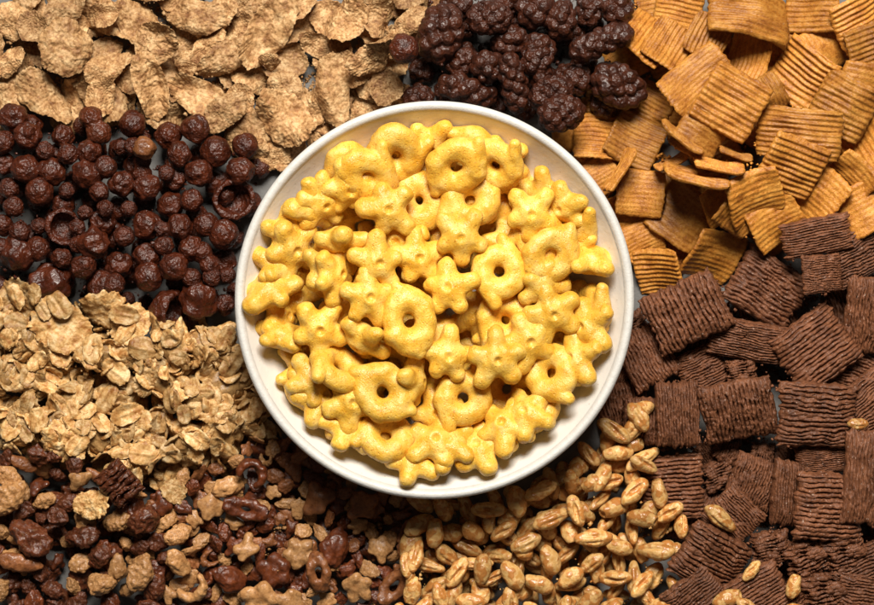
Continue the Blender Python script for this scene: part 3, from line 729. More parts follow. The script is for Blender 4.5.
# ---- granola, left
P_GR = [(-25, 285), (40, 292), (75, 308), (150, 318), (232, 330), (242, 375), (270, 428), (235, 452), (175, 482), (110, 478), (60, 450), (-25, 455)]
G = 'granola clusters heaped beside the bowl'
def cluster(px, py, s=1.0, label='', zg=20, nfl=9, ax=None):
    """granola cluster: a baked core set with oat flakes that stay glued to it"""
    sh = pick('core'); H = H_out
    ob = drop(sh, px, py, rnd.uniform(0, 360), tuple(s * q for q in (rnd.uniform(.85, 1.3), rnd.uniform(.85, 1.15), rnd.uniform(.9, 1.3))), zguess=zg, group=G, flip=False, spread=10, cat='granola cluster', sink=4, prs=90)
    if ob is None: return
    things.pop()
    mw = ob.matrix_world.copy()
    root = bpy.data.objects.new('granola_cluster', None); COL.objects.link(root)
    root.location = mw.translation; root.empty_display_size = .004
    root['category'] = 'granola cluster'; root['group'] = G
    ob.name = 'oat_core'; del ob['category']; del ob['group']
    ob.parent = root; ob.matrix_world = mw; ob.matrix_parent_inverse = Matrix.Identity(4)
    ob.matrix_basis = Matrix.Translation(-Vector(root.location)) @ mw
    N = vnormals(sh.V, sh.F); R3 = mw.to_3x3()
    W = sh.V * S
    pool = [i for i in range(len(W)) if (R3 @ Vector(N[i])).normalized().z > -.15]
    used = []
    for _ in range(nfl * 6):
        if len(used) >= nfl: break
        i = rnd.choice(pool); w = R3 @ Vector(W[i])
        if any((w - q).length < 8.5 * S for q in used): continue
        used.append(w)
        nn = (R3.inverted().transposed() @ Vector(N[i])).normalized()
        nn = (nn + Vector((rnd.gauss(0, .35), rnd.gauss(0, .35), rnd.gauss(0, .25)))).normalized()
        q = Vector((0, 0, 1)).rotation_difference(nn)
        osh = pick('oat'); f = bpy.data.objects.new('oat_flake', osh.me); COL.objects.link(f); f.parent = root
        k = rnd.uniform(.7, 1.15) * s ** .3
        f.matrix_basis = Matrix.Translation(w * 1.02 + nn * .6 * S) @ q.to_matrix().to_4x4() @ Matrix.Rotation(rnd.uniform(0, 6.28), 4, 'Z') @ Matrix.Diagonal((k, k, k, 1))
        # raise the pile where the flake lies
        fx = (f.matrix_basis.translation + root.location) / S
        i0 = int((fx.x + CX - X0) / CELL); j0 = int((-fx.y + CY - Y0) / CELL)
        for di in (-2, -1, 0, 1, 2):
            for dj in (-2, -1, 0, 1, 2):
                if 0 <= i0 + di < GN[0] and 0 <= j0 + dj < GN[1] and H[i0 + di, j0 + dj] < 300: H[i0 + di, j0 + dj] = max(H[i0 + di, j0 + dj], fx.z + 1)
    things.append([root, label, 'pale glued oat cluster', bool(label)])
for x, y in scatter(P_GR, 30) + scatter(P_GR, 28): cluster(x, y, .85, zg=6, nfl=6)
for x, y, s, lab in [(225,382,1.25,'long granola cluster pressed against the bowl rim'),(252,412,1.2,'granola cluster at the bowl rim above the brown cocoa pieces'),(195,400,1.2,''),(175,345,1.3,'granola cluster of broad pale oats below the cocoa nugget'),(205,350,1.0,''),(160,372,1.1,''),(135,355,1.1,''),(190,440,1.2,''),(225,425,1.1,''),(160,420,1.0,''),(120,395,1.2,''),(75,400,1.2,''),(40,380,1.2,''),(95,430,1.2,''),(60,430,1.2,''),(20,425,1.2,''),(8,375,1.1,''),(55,350,1.1,''),(100,355,1.1,''),(150,450,1.0,''),(222,345,.95,'small granola cluster next to the bowl rim below the cocoa nugget'),(125,470,.85,''),(30,340,1.0,''),(130,430,1.0,'')]:
    cluster(x, y, s, lab, nfl=12)
for x, y, s, lab in [(18,303,.95,''),(64,327,1.2,'curled pale corn flake with a dark hollow below the cocoa nugget'),(104,309,1.0,'pale corn flake tucked under the cocoa balls'),(134,324,.9,'pale layered corn flake by the curved cocoa shell'),(10,330,.8,''),(70,440,1.0,'large pale folded flake above the cocoa chunks'),(28,410,.7,''),(150,380,.6,'')]:
    drop(pick('bigoat'), x, y, None, s, zguess=26, group='pale corn flakes in the granola', label=lab, spread=16, cat='corn flake', sink=3, prs=92)
for x, y in scatter(P_GR, 17):
    if rnd.random() < .5: drop(pick('oat'), x, y, size=rnd.uniform(.8, 1.35), zguess=30, group='loose oat flakes on the granola', spread=24, cat='oat flake', sink=1.5, prs=90)

# ---- chunks and small cocoa pieces, below
P_CH = [(-25, 455), (60, 452), (110, 480), (150, 490), (185, 520), (150, 625), (-25, 625)]
P_BI = [(150, 490), (240, 452), (268, 430), (300, 455), (430, 500), (420, 560), (385, 625), (140, 625)]
G1 = 'cocoa and caramel pieces heaped below the bowl'; G2 = 'cocoa chunks heaped in the corner'
def piece(x, y, dark, size, zg, lab='', **k):
    u = rnd.random(); kk = 'bitd' if u < dark else 'bitm' if u < dark + .27 else 'bitp'
    return drop(SH[kk][rnd.choice(LOOSE)], x, y, None, size, zguess=zg, group=G1, label=lab, cat='cereal piece', **k)
for q in range(2):
    for x, y in scatter(P_BI, 19): piece(x, y, .7, rnd.uniform(.9, 1.1), 6, spread=25)
for x, y in scatter(P_BI, 20): piece(x, y, .6, rnd.uniform(.8, 1.05), 6, spread=25)
for x, y in scatter(P_CH, 25): drop(pick('chunk'), x, y, None, rnd.uniform(.7, .9), zguess=6, group=G2, cat='cocoa chunk', spread=30)
for x, y in scatter(P_CH, 27): drop(pick('chunk'), x, y, None, rnd.uniform(.7, 1.0), zguess=6, group=G2, cat='cocoa chunk', spread=30)
for x, y in scatter(P_BI, 13.5, tries=8000):
    dk = .44 if x > 290 else .34
    piece(x, y, dk, (rnd.uniform(.55, .98), rnd.uniform(.55, .92), rnd.uniform(.5, .8)), 18, spread=28, sink=2, prs=93)
for x, y in scatter(P_CH, 15):
    u = rnd.random()
    k = 'chunk' if u < .5 else 'bitd' if u < .65 else 'palechunk' if u < .75 else 'bitp' if u < .9 else 'almond'
    drop(SH[k][rnd.choice(LOOSE)] if k[:3] == 'bit' else pick(k), x, y, None, rnd.uniform(.4, .66) if k in ('chunk', 'palechunk') else rnd.uniform(.75, 1.1), zguess=20, group=G2, cat='cocoa chunk' if k in ('chunk', 'bitd') else 'cereal piece', spread=28, sink=2.5, prs=93)
for x, y, k, r, s, lab, cat in [(124,481,'strip',42,1.0,'ribbed dark cocoa block below the granola','cocoa chunk'),(97,502,'bigoat',0,.72,'pale broken flake lying on the dark cocoa chunks','corn flake'),(148,518,'chunk',20,1.0,'squarish rough cocoa chunk beside the caramel pieces','cocoa chunk'),
      (35,535,'chunk',-30,1.25,'largest rough cocoa chunk near the photo edge','cocoa chunk'),(85,535,'chunk',10,.95,'','cocoa chunk'),(12,495,'palechunk',30,1.15,'tan broken chunk at the photo edge under the granola','granola chunk'),(25,560,'almond',-12,1.2,'brown almond sliver lying level among the cocoa chunks','almond sliver'),
      (105,580,'palechunk',18,.9,'oblong tan chunk near the lower edge','granola chunk'),(103,553,'chunk',40,.8,'','cocoa chunk'),(143,570,'palechunk',60,1.0,'jagged pale caramel chunk near the lower edge','granola chunk'),(175,490,'bigoat',-30,.55,'small yellowish oat flake at the foot of the granola','corn flake')]:
    drop(pick(k), x, y, r, s * (.8 if k in ('chunk', 'palechunk') else 1), zguess=24, group=G2, label=lab, cat=cat, spread=12, sink=2, prs=93, flip=k != 'strip')
for x, y, k, j, s, lab in [(212,504,'bitp',1,1.25,'tan caramel chip with notched edges, left of a darker loop'),(228,486,'bitp',5,1.15,'rounded tan caramel lump below the granola'),(247,545,'bitp',0,1.15,'squarish pale caramel chip on dark pieces'),(247,508,'bitd',4,1.15,'glossy dark slotted loop beside the tan chips'),
      (300,552,'bitp',6,1.25,'tan flower shaped piece in the middle of the dark pieces'),(320,497,'bitm',7,1.5,'brown three cornered chip below the bowl rim'),(363,505,'bitm',1,1.35,'brown tapered chip touching the bowl rim'),(358,586,'bitp',6,1.2,'tan flower shaped piece near the lower edge'),(230,578,'bitd',5,1.35,''),(275,570,'bitd',6,1.35,''),
      (180,560,'bitp',5,1.15,''),(262,598,'bitp',6,1.5,''),(290,600,'bitp',1,1.3,''),(195,590,'bitp',2,1.25,''),(335,545,'bitd',5,1.5,''),(320,570,'bitm',4,1.2,''),(255,470,'bitd',2,1.3,'glossy dark crescent beside the granola and bowl rim'),(380,548,'bitp',3,1.1,''),(395,585,'bitm',4,1.25,'brown slotted loop beside the puffed wheat')]:
    drop(SH[k][j], x, y, None, s, zguess=24, group=G1, label=lab, cat='cereal piece', spread=10, sink=2, prs=93)

# ---- puffed wheat, below right
P_WH = [(420, 500), (470, 505), (560, 478), (612, 430), (640, 405), (640, 445), (662, 505), (700, 545), (690, 580), (720, 625), (385, 625), (405, 560)]
G = 'puffed wheat grains heaped below the bowl'
for q in range(2):
    for x, y in scatter(P_WH, 20, rim=180): drop(pick('grain'), x, y, size=rnd.uniform(.85, 1.), zguess=6, group=G, spread=18, cat='puffed wheat')
for x, y in scatter(P_WH, 21): drop(pick('grain'), x, y, size=rnd.uniform(.85, 1.), zguess=6, group=G, spread=18, cat='puffed wheat')
for x, y in scatter(P_WH, 18.5, tries=7000, rim=184): drop(pick('grain'), x, y, size=(rnd.uniform(.8, 1.15), rnd.uniform(.72, 1.12), rnd.uniform(.75, 1.1)), zguess=18, group=G, spread=26, cat='puffed wheat', sink=2.5, prs=94)
for x, y in scatter(P_WH, 25): drop(pick('grain'), x, y, size=rnd.uniform(.9, 1.12), zguess=28, group=G, spread=26, cat='puffed wheat', sink=2.5, prs=94)
for x, y, r, j, s, lab in [(716,515,-40,6,1.05,'stray wheat grain lying alone on the cocoa pillows'),(747,567,50,4,.72,'tiny stray wheat grain on dark cocoa pillows'),(789,583,80,3,.85,'stray open ended wheat grain farthest from the wheat heap'),(722,594,20,9,.95,''),(742,601,-30,2,.85,''),
      (790,604,0,2,.6,''),(612,430,-35,7,1.15,'deeply creased wheat grain close to the bowl rim at the heap top'),(850,422,0,1,.7,'')]:
    drop(SH['grain'][j], x, y, r, s, zguess=30, group=G, label=lab, cat='puffed wheat', spread=8, sink=2, prs=98, flip=False, zcap=70.)

for x, y in scatter(P_WH, 14, rim=182): drop(pick('grain'), x, y, size=rnd.uniform(.6, .75), zguess=8, group='puffed wheat grains heaped below the bowl', cat='puffed wheat', spread=20, prs=55, zmax=14)
for x, y in scatter(P_BI, 13) + scatter(P_CH, 16): piece(x, y, .8, rnd.uniform(.7, .9), 8, spread=20, prs=55, zmax=13)
def fill_bare(poly, keys, size, group, cat, keep=0., name=None, rim=178, most=90):
    c = [(x, y) for x, y in zip(gx[H_out < 5].tolist(), gy[H_out < 5].tolist()) if -5 < x < 879 and -5 < y < 610 and inpoly(poly, x, y) and math.hypot(x - BX, y - BY) > rim]
    rnd.shuffle(c); n = 0
    for x, y in c:
        if n >= most: break
        if H_out[int((x - X0) / CELL), int((y - Y0) / CELL)] > 5 or rnd.random() < keep: continue
        if drop(pick(rnd.choice(keys)), x, y, size=rnd.uniform(*size), zguess=2, group=group, cat=cat, spread=10, ntry=1, prs=40, zmax=15, name=name): n += 1
fill_bare(P_BA, ['ball'], (.75, .95), 'cocoa balls heaped beside the bowl', 'cereal ball')
fill_bare(P_BE, ['berry5'], (.6, .8), 'knobbly cocoa clusters heaped above the bowl', 'cereal cluster', .3)
fill_bare(P_FL, ['flake'], (.6, .8), 'bran flakes heaped in the corner', 'bran flake', most=140)
fill_bare(P_SQ, ['smooth_square', 'square'], (.55, .7), 'cinnamon squares heaped beside the bowl', 'cereal square', .5, 'cinnamon_square')
fill_bare(P_PI, ['nugget', 'pillow'], (.5, .65), 'brown cocoa pillows heaped beside the bowl', 'cereal pillow', .6)
fill_bare(P_WH, ['grain'], (.8, 1.), 'puffed wheat grains heaped below the bowl', 'puffed wheat')
fill_bare(P_BI, ['bitd', 'bitm'], (.8, 1.), G1, 'cereal piece'); fill_bare(P_CH, ['bitd', 'bitm'], (.9, 1.1), G2, 'cereal piece')
fill_bare(P_GR, ['oat'], (1., 1.3), 'loose oat flakes on the granola', 'oat flake')
# ---- golden puffs in the bowl
G = 'golden puffs heaped in the bowl'
def inb(x, y): return math.hypot(x - 434, y - 300)
for dm, lim, zg in ((46, 118, 50), (44, 132, 62), (42, 146, 75), (40, 154, 85), (38, 156, 85)):
    for x, y in scatter([(240, 100), (630, 100), (630, 500), (240, 500)], dm, tries=2500, rim=-1):
        d = inb(x, y)
        if d > lim: continue
        k = 'star' if rnd.random() < .62 else 'ring'
        ln = 0 if d < 125 else 28 + (d - 125) * .6
        drop(pick(k), x, y, size=rnd.uniform(.82, .94), zguess=zg, H=H_in, group=G, spread=16, sink=3, prs=92, tilt=0 if ln else None, lean=ln if ln else None, zmax=80 - 8 * (d / 160) ** 2)
F_in = np.interp(BR, [p[0] for p in BOWL_IN], [p[1] for p in BOWL_IN])
def fill_floor(most, zm):
    c = [(x, y) for x, y in zip(gx[(BR < 152) & (H_in < F_in + 6)].tolist(), gy[(BR < 152) & (H_in < F_in + 6)].tolist())]
    rnd.shuffle(c); n = 0
    for x, y in c:
        i, j = int((x - X0) / CELL), int((y - Y0) / CELL)
        if n >= most or H_in[i, j] > F_in[i, j] + 6: continue
        if drop(pick('star'), x, y, size=.8, zguess=0, H=H_in, group=G, spread=18, prs=62, zmax=zm): n += 1
fill_floor(60, 76)
for q in range(23):
    a = q * 2 * math.pi / 23 + rnd.uniform(-.08, .08); d = rnd.uniform(152, 160) - (5 if math.sin(a) > .3 else 0)
    drop(pick('star' if q % 3 else 'ring'), 434 + d * math.cos(a), 300 + d * math.sin(a), size=.86, zguess=90, H=H_in, group=G, sink=4, prs=90, tilt=0, lean=rnd.uniform(34, 62), zmax=400, zcap=84)
Y = [  # px, py, shape, rotation, tilt, label
 (262,262,'s',80,(60,60),''),(275,227,'s',20,(45,90),'star puff with two arms up the shaded bowl wall'),(312,205,'s',100,(25,40),'star puff overlapping its neighbour below the lone ring at the top'),(350,185,'s',30,(20,0),''),
 (368,175,'r',60,None,''),(360,300,'s',10,None,''),(330,268,'s',80,(30,20),''),(420,200,'r',20,None,''),(470,200,'r',30,None,''),(540,235,'r',10,None,''),(400,240,'s',12,None,''),
 (438,412,'s',30,None,''),(386,436,'r',10,None,'ring puff lying low beneath the crescent ring near the lower rim'),(463,398,'r',60,None,'ring puff half hidden under two stars below the middle'),(578,358,'s',20,(50,30),''),(506,320,'r',50,None,''),
 (320,400,'s',30,(30,0),''),(505,425,'s',60,(35,0),''),(350,400,'s',50,None,''),(530,340,'s',40,None,''),(430,330,'s',15,None,''),(412,378,'s',85,(70,0),''),(436,440,'s',0,(20,0),''),
 (457,167,'r',45,None,'ring puff tucked behind the ring with a pointed horn at the top'),(265,290,'s',95,(55,95),'star puff leaning on the wall at nine o\'clock'),(280,335,'s',85,(70,85),'star puff standing on edge against the wall at eight o\'clock'),(591,260,'s',88,(70,90),'star puff standing on edge against the wall at three o\'clock'),
 (322,201,'s',20,(22,200),''),(343,241,'s',5,(72,0),'star puff seen edge on as a level bar'),(334,274,'s',60,(60,30),''),(364,338,'s',-35,(65,0),''),(338,368,'r',30,(55,110),'ring puff tipped up to look like a banana'),
 (313,380,'s',55,(38,20),'star puff tipped towards the wall at seven o\'clock'),(590,326,'s',30,(40,20),'wedge like star puff reaching to the wall at three thirty'),(545,285,'s',0,None,''),
 (397,154,'r',15,(8,0),'lone ring puff nearest the top of the bowl'),(496,165,'r',45,(6,90),'ring puff with a pointed horn, top one of an overlapping pair'),(572,199,'s',95,(24,300),'star puff by the wall at one o\'clock'),(531,211,'s',52,(6,0),'star puff between the horned pair and the upright pair of rings'),
 (391,212,'s',34,(4,0),'flat star puff just below the lone top ring'),(294,246,'s',44,(10,90),'big star puff near the wall at ten o\'clock'),(417,255,'s',95,(12,0),''),(377,262,'s',20,(14,60),''),(369,296,'s',88,(16,0),''),
 (461,234,'s',58,(4,0),'flat star puff in the upper middle, all arms showing'),(499,272,'r',78,(8,90),'upright oval ring puff just right of the middle'),(551,255,'r',50,(8,0),'ring puff beside the upright oval one, nearer the rim'),
 (452,286,'s',20,(10,200),''),(322,326,'s',52,(12,0),'star puff lying flat in the left part of the bowl'),(446,352,'s',84,(8,0),''),(551,312,'s',35,(8,0),'star puff below the pair of rings at three o\'clock'),
 (409,320,'r',103,(6,0),'oval ring puff at the centre of the bowl'),(383,391,'r',140,(8,0),'crescent like ring puff with a wide open horn below centre'),(346,427,'s',96,(30,40),'star puff resting on the wall at seven thirty'),
 (529,413,'s',50,(14,0),'star puff just above the wall at five o\'clock'),(551,373,'r',120,(10,0),'lumpy ring puff near the rim at four o\'clock'),(496,357,'s',20,(4,0),'flat star puff with five clear arms below the middle'),
 (482,448,'s',10,(14,30),''),(447,446,'s',115,(32,0),''),(414,467,'s',40,(16,0),'lowest star puff in the bowl, close to the rim at six o\'clock')]
for n_y, (x, y, k, r, t, lab) in enumerate(Y):
    q = min(1., 162 / max(inb(x, y), 1)); x, y = 434 + (x - 434) * q, 300 + (y - 300) * q
    d = inb(x, y); steep = isinstance(t, tuple) and t[0] > 50
    lean = 24 + (d - 132) * .55 if d > 132 and not steep else None
    drop(pick('star' if k == 's' else 'ring'), x, y, r, rnd.uniform(.87, .96) if k == 's' else rnd.uniform(.84, .92), 0 if lean else t, zguess=98, H=H_in, group=G, label=lab, flip=False, spread=12, sink=4, prs=94 if d < 132 else 95, lean=lean, zcap=122 - 30 * (d / 165) ** 2 + (n_y % 5) * 2)
for t in things:
    if t[0]['group'] == G: t[0]['category'] = 'ring puff' if t[0].name.startswith('ring') else 'star puff'

# ---------------------------------------------------------------- bowl
def lathe(prof, n=256):
    prof = np.array(prof, float); a = np.arange(n) * 2 * math.pi / n
    V = np.stack([prof[:, None, 0] * np.cos(a), prof[:, None, 0] * np.sin(a), np.broadcast_to(prof[:, None, 1], (len(prof), n))], -1).reshape(-1, 3)
    i = np.arange(len(prof) - 1)[:, None] * n; j = np.arange(n)[None]; j2 = (j + 1) % n
    F = np.stack([i + j, i + j2, i + n + j2, i + n + j], -1).reshape(-1, 4)
    return V, F
def smooth_prof(pts, m=8):
    P = np.array(pts, float); out = []
    for k in range(len(P) - 1):
        p0, p1, p2, p3 = P[max(k - 1, 0)], P[k], P[k + 1], P[min(k + 2, len(P) - 1)]
        for t in np.arange(m) / m:
            out.append(.5 * (2 * p1 + (p2 - p0) * t + (2 * p0 - 5 * p1 + 4 * p2 - p3) * t * t + (3 * p1 - p0 - 3 * p2 + p3) * t ** 3))
    return np.vstack([out, P[-1:]])
def raw_obj(V, F, name, mat, parent=None):
    me = bpy.data.meshes.new(name); me.from_pydata((V * S).tolist(), [], F.tolist()); me.materials.append(M[mat])
    me.polygons.foreach_set('use_smooth', np.ones(len(F), bool)); me.update()
    o = bpy.data.objects.new(name, me); COL.objects.link(o)
    if parent: o.parent = parent
    return o
bowl = bpy.data.objects.new('cereal_bowl', None); COL.objects.link(bowl)
bowl.location = ((BX - CX) * S, -(BY - CY) * S, 0); bowl.empty_display_size = .02
bowl['label'] = 'cream speckled ceramic bowl filled with golden star and ring puffs'; bowl['category'] = 'bowl'
inner = smooth_prof([(.01, 39.5)] + BOWL_IN[1:] + [(180.2, 109.4)])
outer = smooth_prof([(187.4, 108.5)] + BOWL_OUT[-2::-1] + [(80, 3.6)])
raw_obj(*lathe(inner), 'basin', 'bowl', bowl)
wall = raw_obj(*lathe(np.vstack([outer, [[60, 4.5], [.01, 5]]])), 'outer_wall', 'bowl', bowl)
rimp = smooth_prof([(179.6, 108.2), (181.0, 110.9), (182.8, 112.6), (185.2, 113.2), (187.4, 112.3), (189.2, 109.6), (188.6, 106.4), (186.2, 104.6)], 6)
V, F = lathe(rimp)
ang = np.arctan2(V[:, 1], V[:, 0]); wob = 1 + .0022 * np.sin(2 * ang + .7) + .0012 * np.sin(5 * ang)
V[:, :2] *= wob[:, None]
raw_obj(V, F, 'rim', 'rim', bowl)
raw_obj(*lathe(smooth_prof([(86, 5), (86.5, 2), (84, .4), (80, .3), (78, 2), (77.5, 5)], 4)), 'foot_ring', 'rim', bowl)

# ---------------------------------------------------------------- table, crumbs
t = 5200
tb = raw_obj(np.array([(-t, -t, 0), (t, -t, 0), (t, t, 0), (-t, t, 0)], float), np.array([[0, 1, 2, 3]]), 'tabletop', 'table'); tb['kind'] = 'structure'
def crumbs(n, poly, mat, name):
    Vs, Fs, off = [], [], 0
    Vb = np.array([(-1, -1, -1), (1, -1, -1), (1, 1, -1), (-1, 1, -1), (-1, -1, 1), (1, -1, 1), (1, 1, 1), (-1, 1, 1)], float) * .58
    Fb = np.array([(0, 3, 2, 1), (4, 5, 6, 7), (0, 1, 5, 4), (1, 2, 6, 5), (2, 3, 7, 6), (3, 0, 4, 7)])
    k = 0
    bare = [(x, y) for x, y in zip(gx[H_out < 6].tolist(), gy[H_out < 6].tolist()) if -5 < x < 879 and -5 < y < 610 and inpoly(poly, x, y) and math.hypot(x - 434, y - 300) > 181]
    while k < n:
        x, y = rnd.uniform(-10, 884), rnd.uniform(-10, 615)
        if bare and rnd.random() < .97: x, y = rnd.choice(bare); x += rnd.uniform(-2, 2); y += rnd.uniform(-2, 2)
        if not inpoly(poly, x, y) or math.hypot(x - 434, y - 300) < 180: continue
        s = abs(rnd.gauss(0, 1.1)) + .6
        i0, j0 = int((x - X0) / CELL), int((y - Y0) / CELL)
        z = H_out[i0, j0] if H_out[i0, j0] < 200 else 0
        R = np.array(Euler((rnd.uniform(0, 6), rnd.uniform(0, 6), rnd.uniform(0, 6))).to_matrix())
        V = (Vb * np.array([1, rnd.uniform(.6, 1), rnd.uniform(.5, .9)]) + rng.normal(0, .12, (8, 3))) * s @ R.T
        Vs.append(V + np.array([x - CX, CY - y, z + s * .3 - .8])); Fs.append(Fb + off); off += 8; k += 1
    o = raw_obj(np.concatenate(Vs), np.concatenate(Fs), name, mat); o['kind'] = 'stuff'; o['label'] = 'fine crumbs scattered over the heaps'
for n, P, m, nm, lb in ((300, P_FL, 'flake', 'bran_crumbs', 'fine tan crumbs between the bran flakes'), (420, P_PI, 'pillow', 'cocoa_crumbs', 'fine brown crumbs between the cocoa pillows'), (150, P_BI, 'bitp', 'caramel_crumbs', 'fine caramel crumbs below the bowl'), (120, P_GR, 'oat', 'oat_crumbs', 'fine pale oat crumbs on the granola'), (220, P_SQ, 'square', 'cinnamon_crumbs', 'fine orange crumbs between the cinnamon squares'), (300, P_BA, 'ball', 'ball_crumbs', 'fine dark crumbs between the cocoa balls'), (160, P_WH, 'wheat', 'wheat_crumbs', 'fine golden crumbs between the wheat grains'), (140, P_BE, 'berry', 'cluster_crumbs', 'fine dark crumbs between the cocoa clusters')): crumbs(n, P, m, nm); bpy.data.objects[nm]['label'] = lb

# ---------------------------------------------------------------- camera, light
cam = bpy.data.cameras.new('camera'); co = bpy.data.objects.new('camera', cam); COL.objects.link(co)
co.location = (0, 0, DCAM * S); cam.sensor_width = 36; cam.lens = 36 * DCAM / 874.
cam.clip_start = .01; cam.clip_end = 20
cam.dof.use_dof = True; cam.dof.focus_distance = (DCAM - 95) * S; cam.dof.aperture_fstop = 13.
scene.camera = co
def area(name, loc, target, size, sizey, watts, col):
    l = bpy.data.lights.new(name, 'AREA'); l.shape = 'RECTANGLE'; l.size = size; l.size_y = sizey; l.energy = watts; l.color = col
    o = bpy.data.objects.new(name, l); COL.objects.link(o); o.location = loc
    o.rotation_euler = (Vector(target) - Vector(loc)).to_track_quat('-Z', 'Y').to_euler(); return o
area('window_light', (.03, .58, .84), (.01, .02, .02), .42, .32, 20.0, (1, .935, .845))
w = bpy.data.worlds.new('World'); scene.world = w; w.use_nodes = True
bg = w.node_tree.nodes['Background']; bg.inputs[0].default_value = (1, .90, .80, 1); bg.inputs[1].default_value = .05
scene.view_settings.view_transform = 'Standard'; scene.view_settings.look = 'None'; scene.view_settings.exposure = 0; scene.view_settings.gamma = 1
scene.cycles.max_bounces = 6; scene.cycles.use_denoising = True

# ---------------------------------------------------------------- keep what the camera sees, then name it
bpy.context.view_layer.update()
VC = 1.6; NX, NY = int(874 / VC), int(605 / VC)
ZB = np.full(NX * NY, -1e9); WIN = np.full(NX * NY, -1)
cxg, cyg = np.meshgrid((np.arange(NX) + .5) * VC, (np.arange(NY) + .5) * VC, indexing='ij')
rr = np.hypot(cxg - 434, cyg - 300).ravel()
ZB[(rr > 150) & (rr < 201)] = 60.; ZB[(rr > 188) & (rr < 201)] = 112.        # the bowl hides what lies under its rim
verts = {}
for n, (ob, *_r) in enumerate(things):
    for m in ([ob] if ob.type == 'MESH' else list(ob.children)):
        if m.data.name not in verts:
            a = np.empty(len(m.data.vertices) * 3); m.data.vertices.foreach_get('co', a); verts[m.data.name] = a.reshape(-1, 3)
        mw = np.array(m.matrix_world); P = (verts[m.data.name] @ mw[:3, :3].T + mw[:3, 3]) / S
        k = DCAM / (DCAM - P[:, 2])
        ix = np.floor((P[:, 0] * k + CX) / VC).astype(int); iy = np.floor((CY - P[:, 1] * k) / VC).astype(int)
        ok = (ix >= 0) & (iy >= 0) & (ix < NX) & (iy < NY)
        if not ok.any(): continue
        fi = ix[ok] * NY + iy[ok]; z = P[ok, 2]
        o = np.lexsort((z, fi)); fi = fi[o]; z = z[o]
        last = np.r_[fi[1:] != fi[:-1], True]; fi = fi[last]; z = z[last]
        up = z > ZB[fi]; ZB[fi[up]] = z[up]; WIN[fi[up]] = n
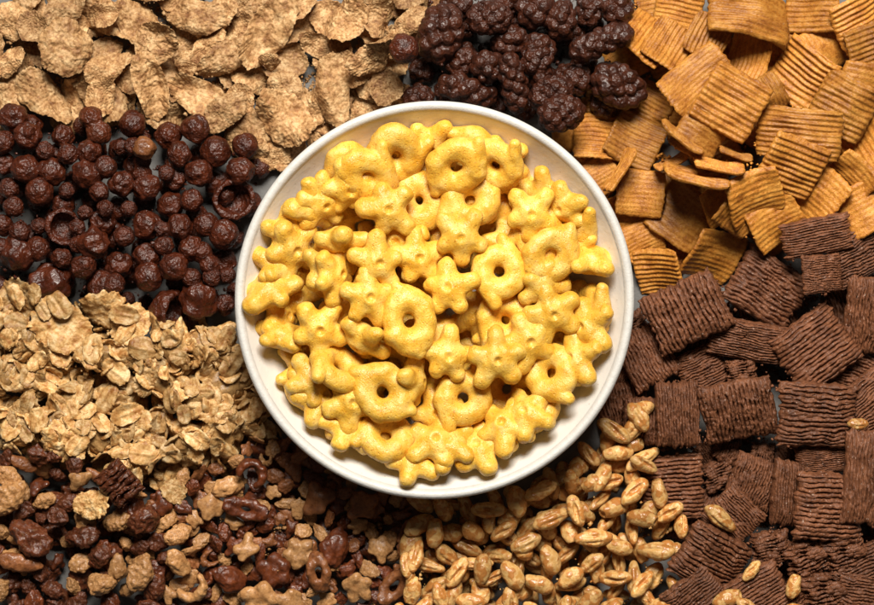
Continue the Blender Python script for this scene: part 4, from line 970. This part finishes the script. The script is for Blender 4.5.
LM = [(165, 8, 'the upper photo edge'), (70, 50, 'the big corner flake'), (153, 88, 'the dark hearted round flake'), (270, 33, 'the widest bran flake'), (333, 91, 'the flake leaning over the rim'), (404, 53, 'the lone ball among flakes'), (10, 70, 'the photo edge by the flakes'),
      (66, 228, 'the open cocoa cup'), (234, 199, 'the cocoa cup by the rim'), (200, 300, 'the big nugget near the rim'), (51, 284, 'the largest cocoa nugget'), (150, 150, 'the reddish ball'), (8, 150, 'the photo edge by the balls'), (120, 225, 'the middle of the balls'), (250, 148, 'the ball nearest flakes and rim'), (40, 118, 'the long flake over the balls'),
      (441, 35, 'the biggest knobbly cluster'), (513, 86, 'the upright cluster above the rim'), (598, 46, 'the long level cluster'), (617, 88, 'the fat rounded cluster'), (468, 91, 'the cluster along the rim'),
      (723, 108, 'the diamond turned square'), (747, 16, 'the wide arched square'), (836, 110, 'the blistered square'), (598, 137, 'the square against the rim'), (689, 180, 'the longest edgewise strip'), (783, 170, 'the leaning square'), (712, 257, 'the pentagon shaped square'), (866, 30, 'the corner above the squares'), (866, 190, 'the photo edge by the squares'),
      (684, 312, 'the biggest ridged pillow'), (767, 289, 'the pillow under the smallest one'), (735, 409, 'the tilted pillow'), (810, 413, 'the broad square pillow'), (822, 503, 'the broad lower pillow'), (672, 487, 'the pillow with level shreds'), (863, 474, 'the longest upright pillow'), (866, 590, 'the corner below the pillows'),
      (64, 327, 'the hollow corn flake'), (134, 324, 'the layered corn flake'), (252, 412, 'the cluster by the brown pieces'), (175, 345, 'the cluster of broad oats'), (70, 440, 'the large folded flake'), (8, 390, 'the photo edge by the granola'), (225, 375, 'the long cluster by the rim'), (165, 455, 'the foot of the granola'),
      (124, 481, 'the ribbed cocoa block'), (97, 502, 'the pale broken flake'), (35, 535, 'the largest cocoa chunk'), (25, 560, 'the almond sliver'), (148, 518, 'the squarish chunk'), (143, 570, 'the jagged caramel chunk'), (8, 598, 'the corner below the chunks'),
      (212, 504, 'the notched tan chip'), (247, 508, 'the dark slotted loop'), (247, 545, 'the squarish pale chip'), (300, 552, 'the tan flower piece'), (320, 497, 'the three cornered brown chip'), (363, 505, 'the tapered brown chip'), (358, 586, 'the lower tan flower piece'), (200, 598, 'the lower edge below the chips'),
      (612, 430, 'the creased top wheat grain'), (716, 515, 'the stray grain on the pillows'), (747, 567, 'the tiny stray grain'), (434, 515, 'the rim at six o\'clock'), (540, 485, 'the rim at five o\'clock'), (600, 500, 'the middle of the wheat'), (690, 540, 'the wheat edge by the pillows'), (480, 560, 'the lower part of the wheat'), (410, 598, 'the lower edge between wheat and chips'), (570, 598, 'the lower edge below the wheat'), (660, 598, 'the lowest wheat by the pillows'),
      (397, 154, 'the lone top ring'), (496, 165, 'the horned top ring'), (391, 212, 'the flat star under the top ring'), (461, 234, 'the flat upper middle star'), (499, 272, 'the upright oval ring'), (409, 320, 'the central oval ring'), (383, 391, 'the crescent like ring'), (551, 373, 'the lumpy ring at four o\'clock'), (496, 357, 'the flat star below the middle'), (414, 467, 'the lowest star'), (294, 246, 'the big star at ten o\'clock'), (322, 326, 'the flat star in the left part')]
DIRS = ['right of', 'above and right of', 'above', 'above and left of', 'left of', 'below and left of', 'below', 'below and right of']
ORD = ['', 'second', 'third', 'fourth', 'fifth', 'sixth', 'seventh', 'eighth', 'ninth', 'tenth', 'eleventh', 'twelfth']
ZONE = lambda x, y: 'b' if math.hypot(x - 434, y - 300) < 200 else 'o'
cellx, celly = cxg.ravel(), cyg.ravel()
auto = {}; kept = []; cnt = {}; bunch = {}
npx = np.bincount(WIN[WIN >= 0], minlength=len(things))
sx = np.bincount(WIN[WIN >= 0], cellx[WIN >= 0], len(things)); sy = np.bincount(WIN[WIN >= 0], celly[WIN >= 0], len(things))
for n, (ob, lab, look, hand) in enumerate(things):
    if npx[n] < 9:
        for c in list(ob.children): bpy.data.objects.remove(c)
        bpy.data.objects.remove(ob); continue
    cnt[ob['group']] = cnt.get(ob['group'], 0) + 1
    if lab: ob['label'] = lab; continue
    x, y = sx[n] / npx[n], sy[n] / npx[n]
    z = ZONE(x, y)
    lm = sorted((math.hypot(x - a, y - b), i) for i, (a, b, t) in enumerate(LM) if ZONE(a, b) == z)
    d, i = next((q for q in lm if q[0] > 6), lm[0])
    a, b, t = LM[i]
    k = int(round(math.atan2(b - y, x - a) / (math.pi / 4))) % 8
    auto.setdefault((look, i, k), []).append((d, ob))
for (look, i, k), L in auto.items():
    for r, (d, ob) in enumerate(sorted(L, key=lambda q: q[0])):
        ob['label'] = ('%s %s %s' % (look, DIRS[k], LM[i][2]) if r == 0
                       else '%s, %s %s %s' % (look, ORD[min(r, 11)], DIRS[k], LM[i][2]))
print('THINGS', sum(cnt.values()), cnt)
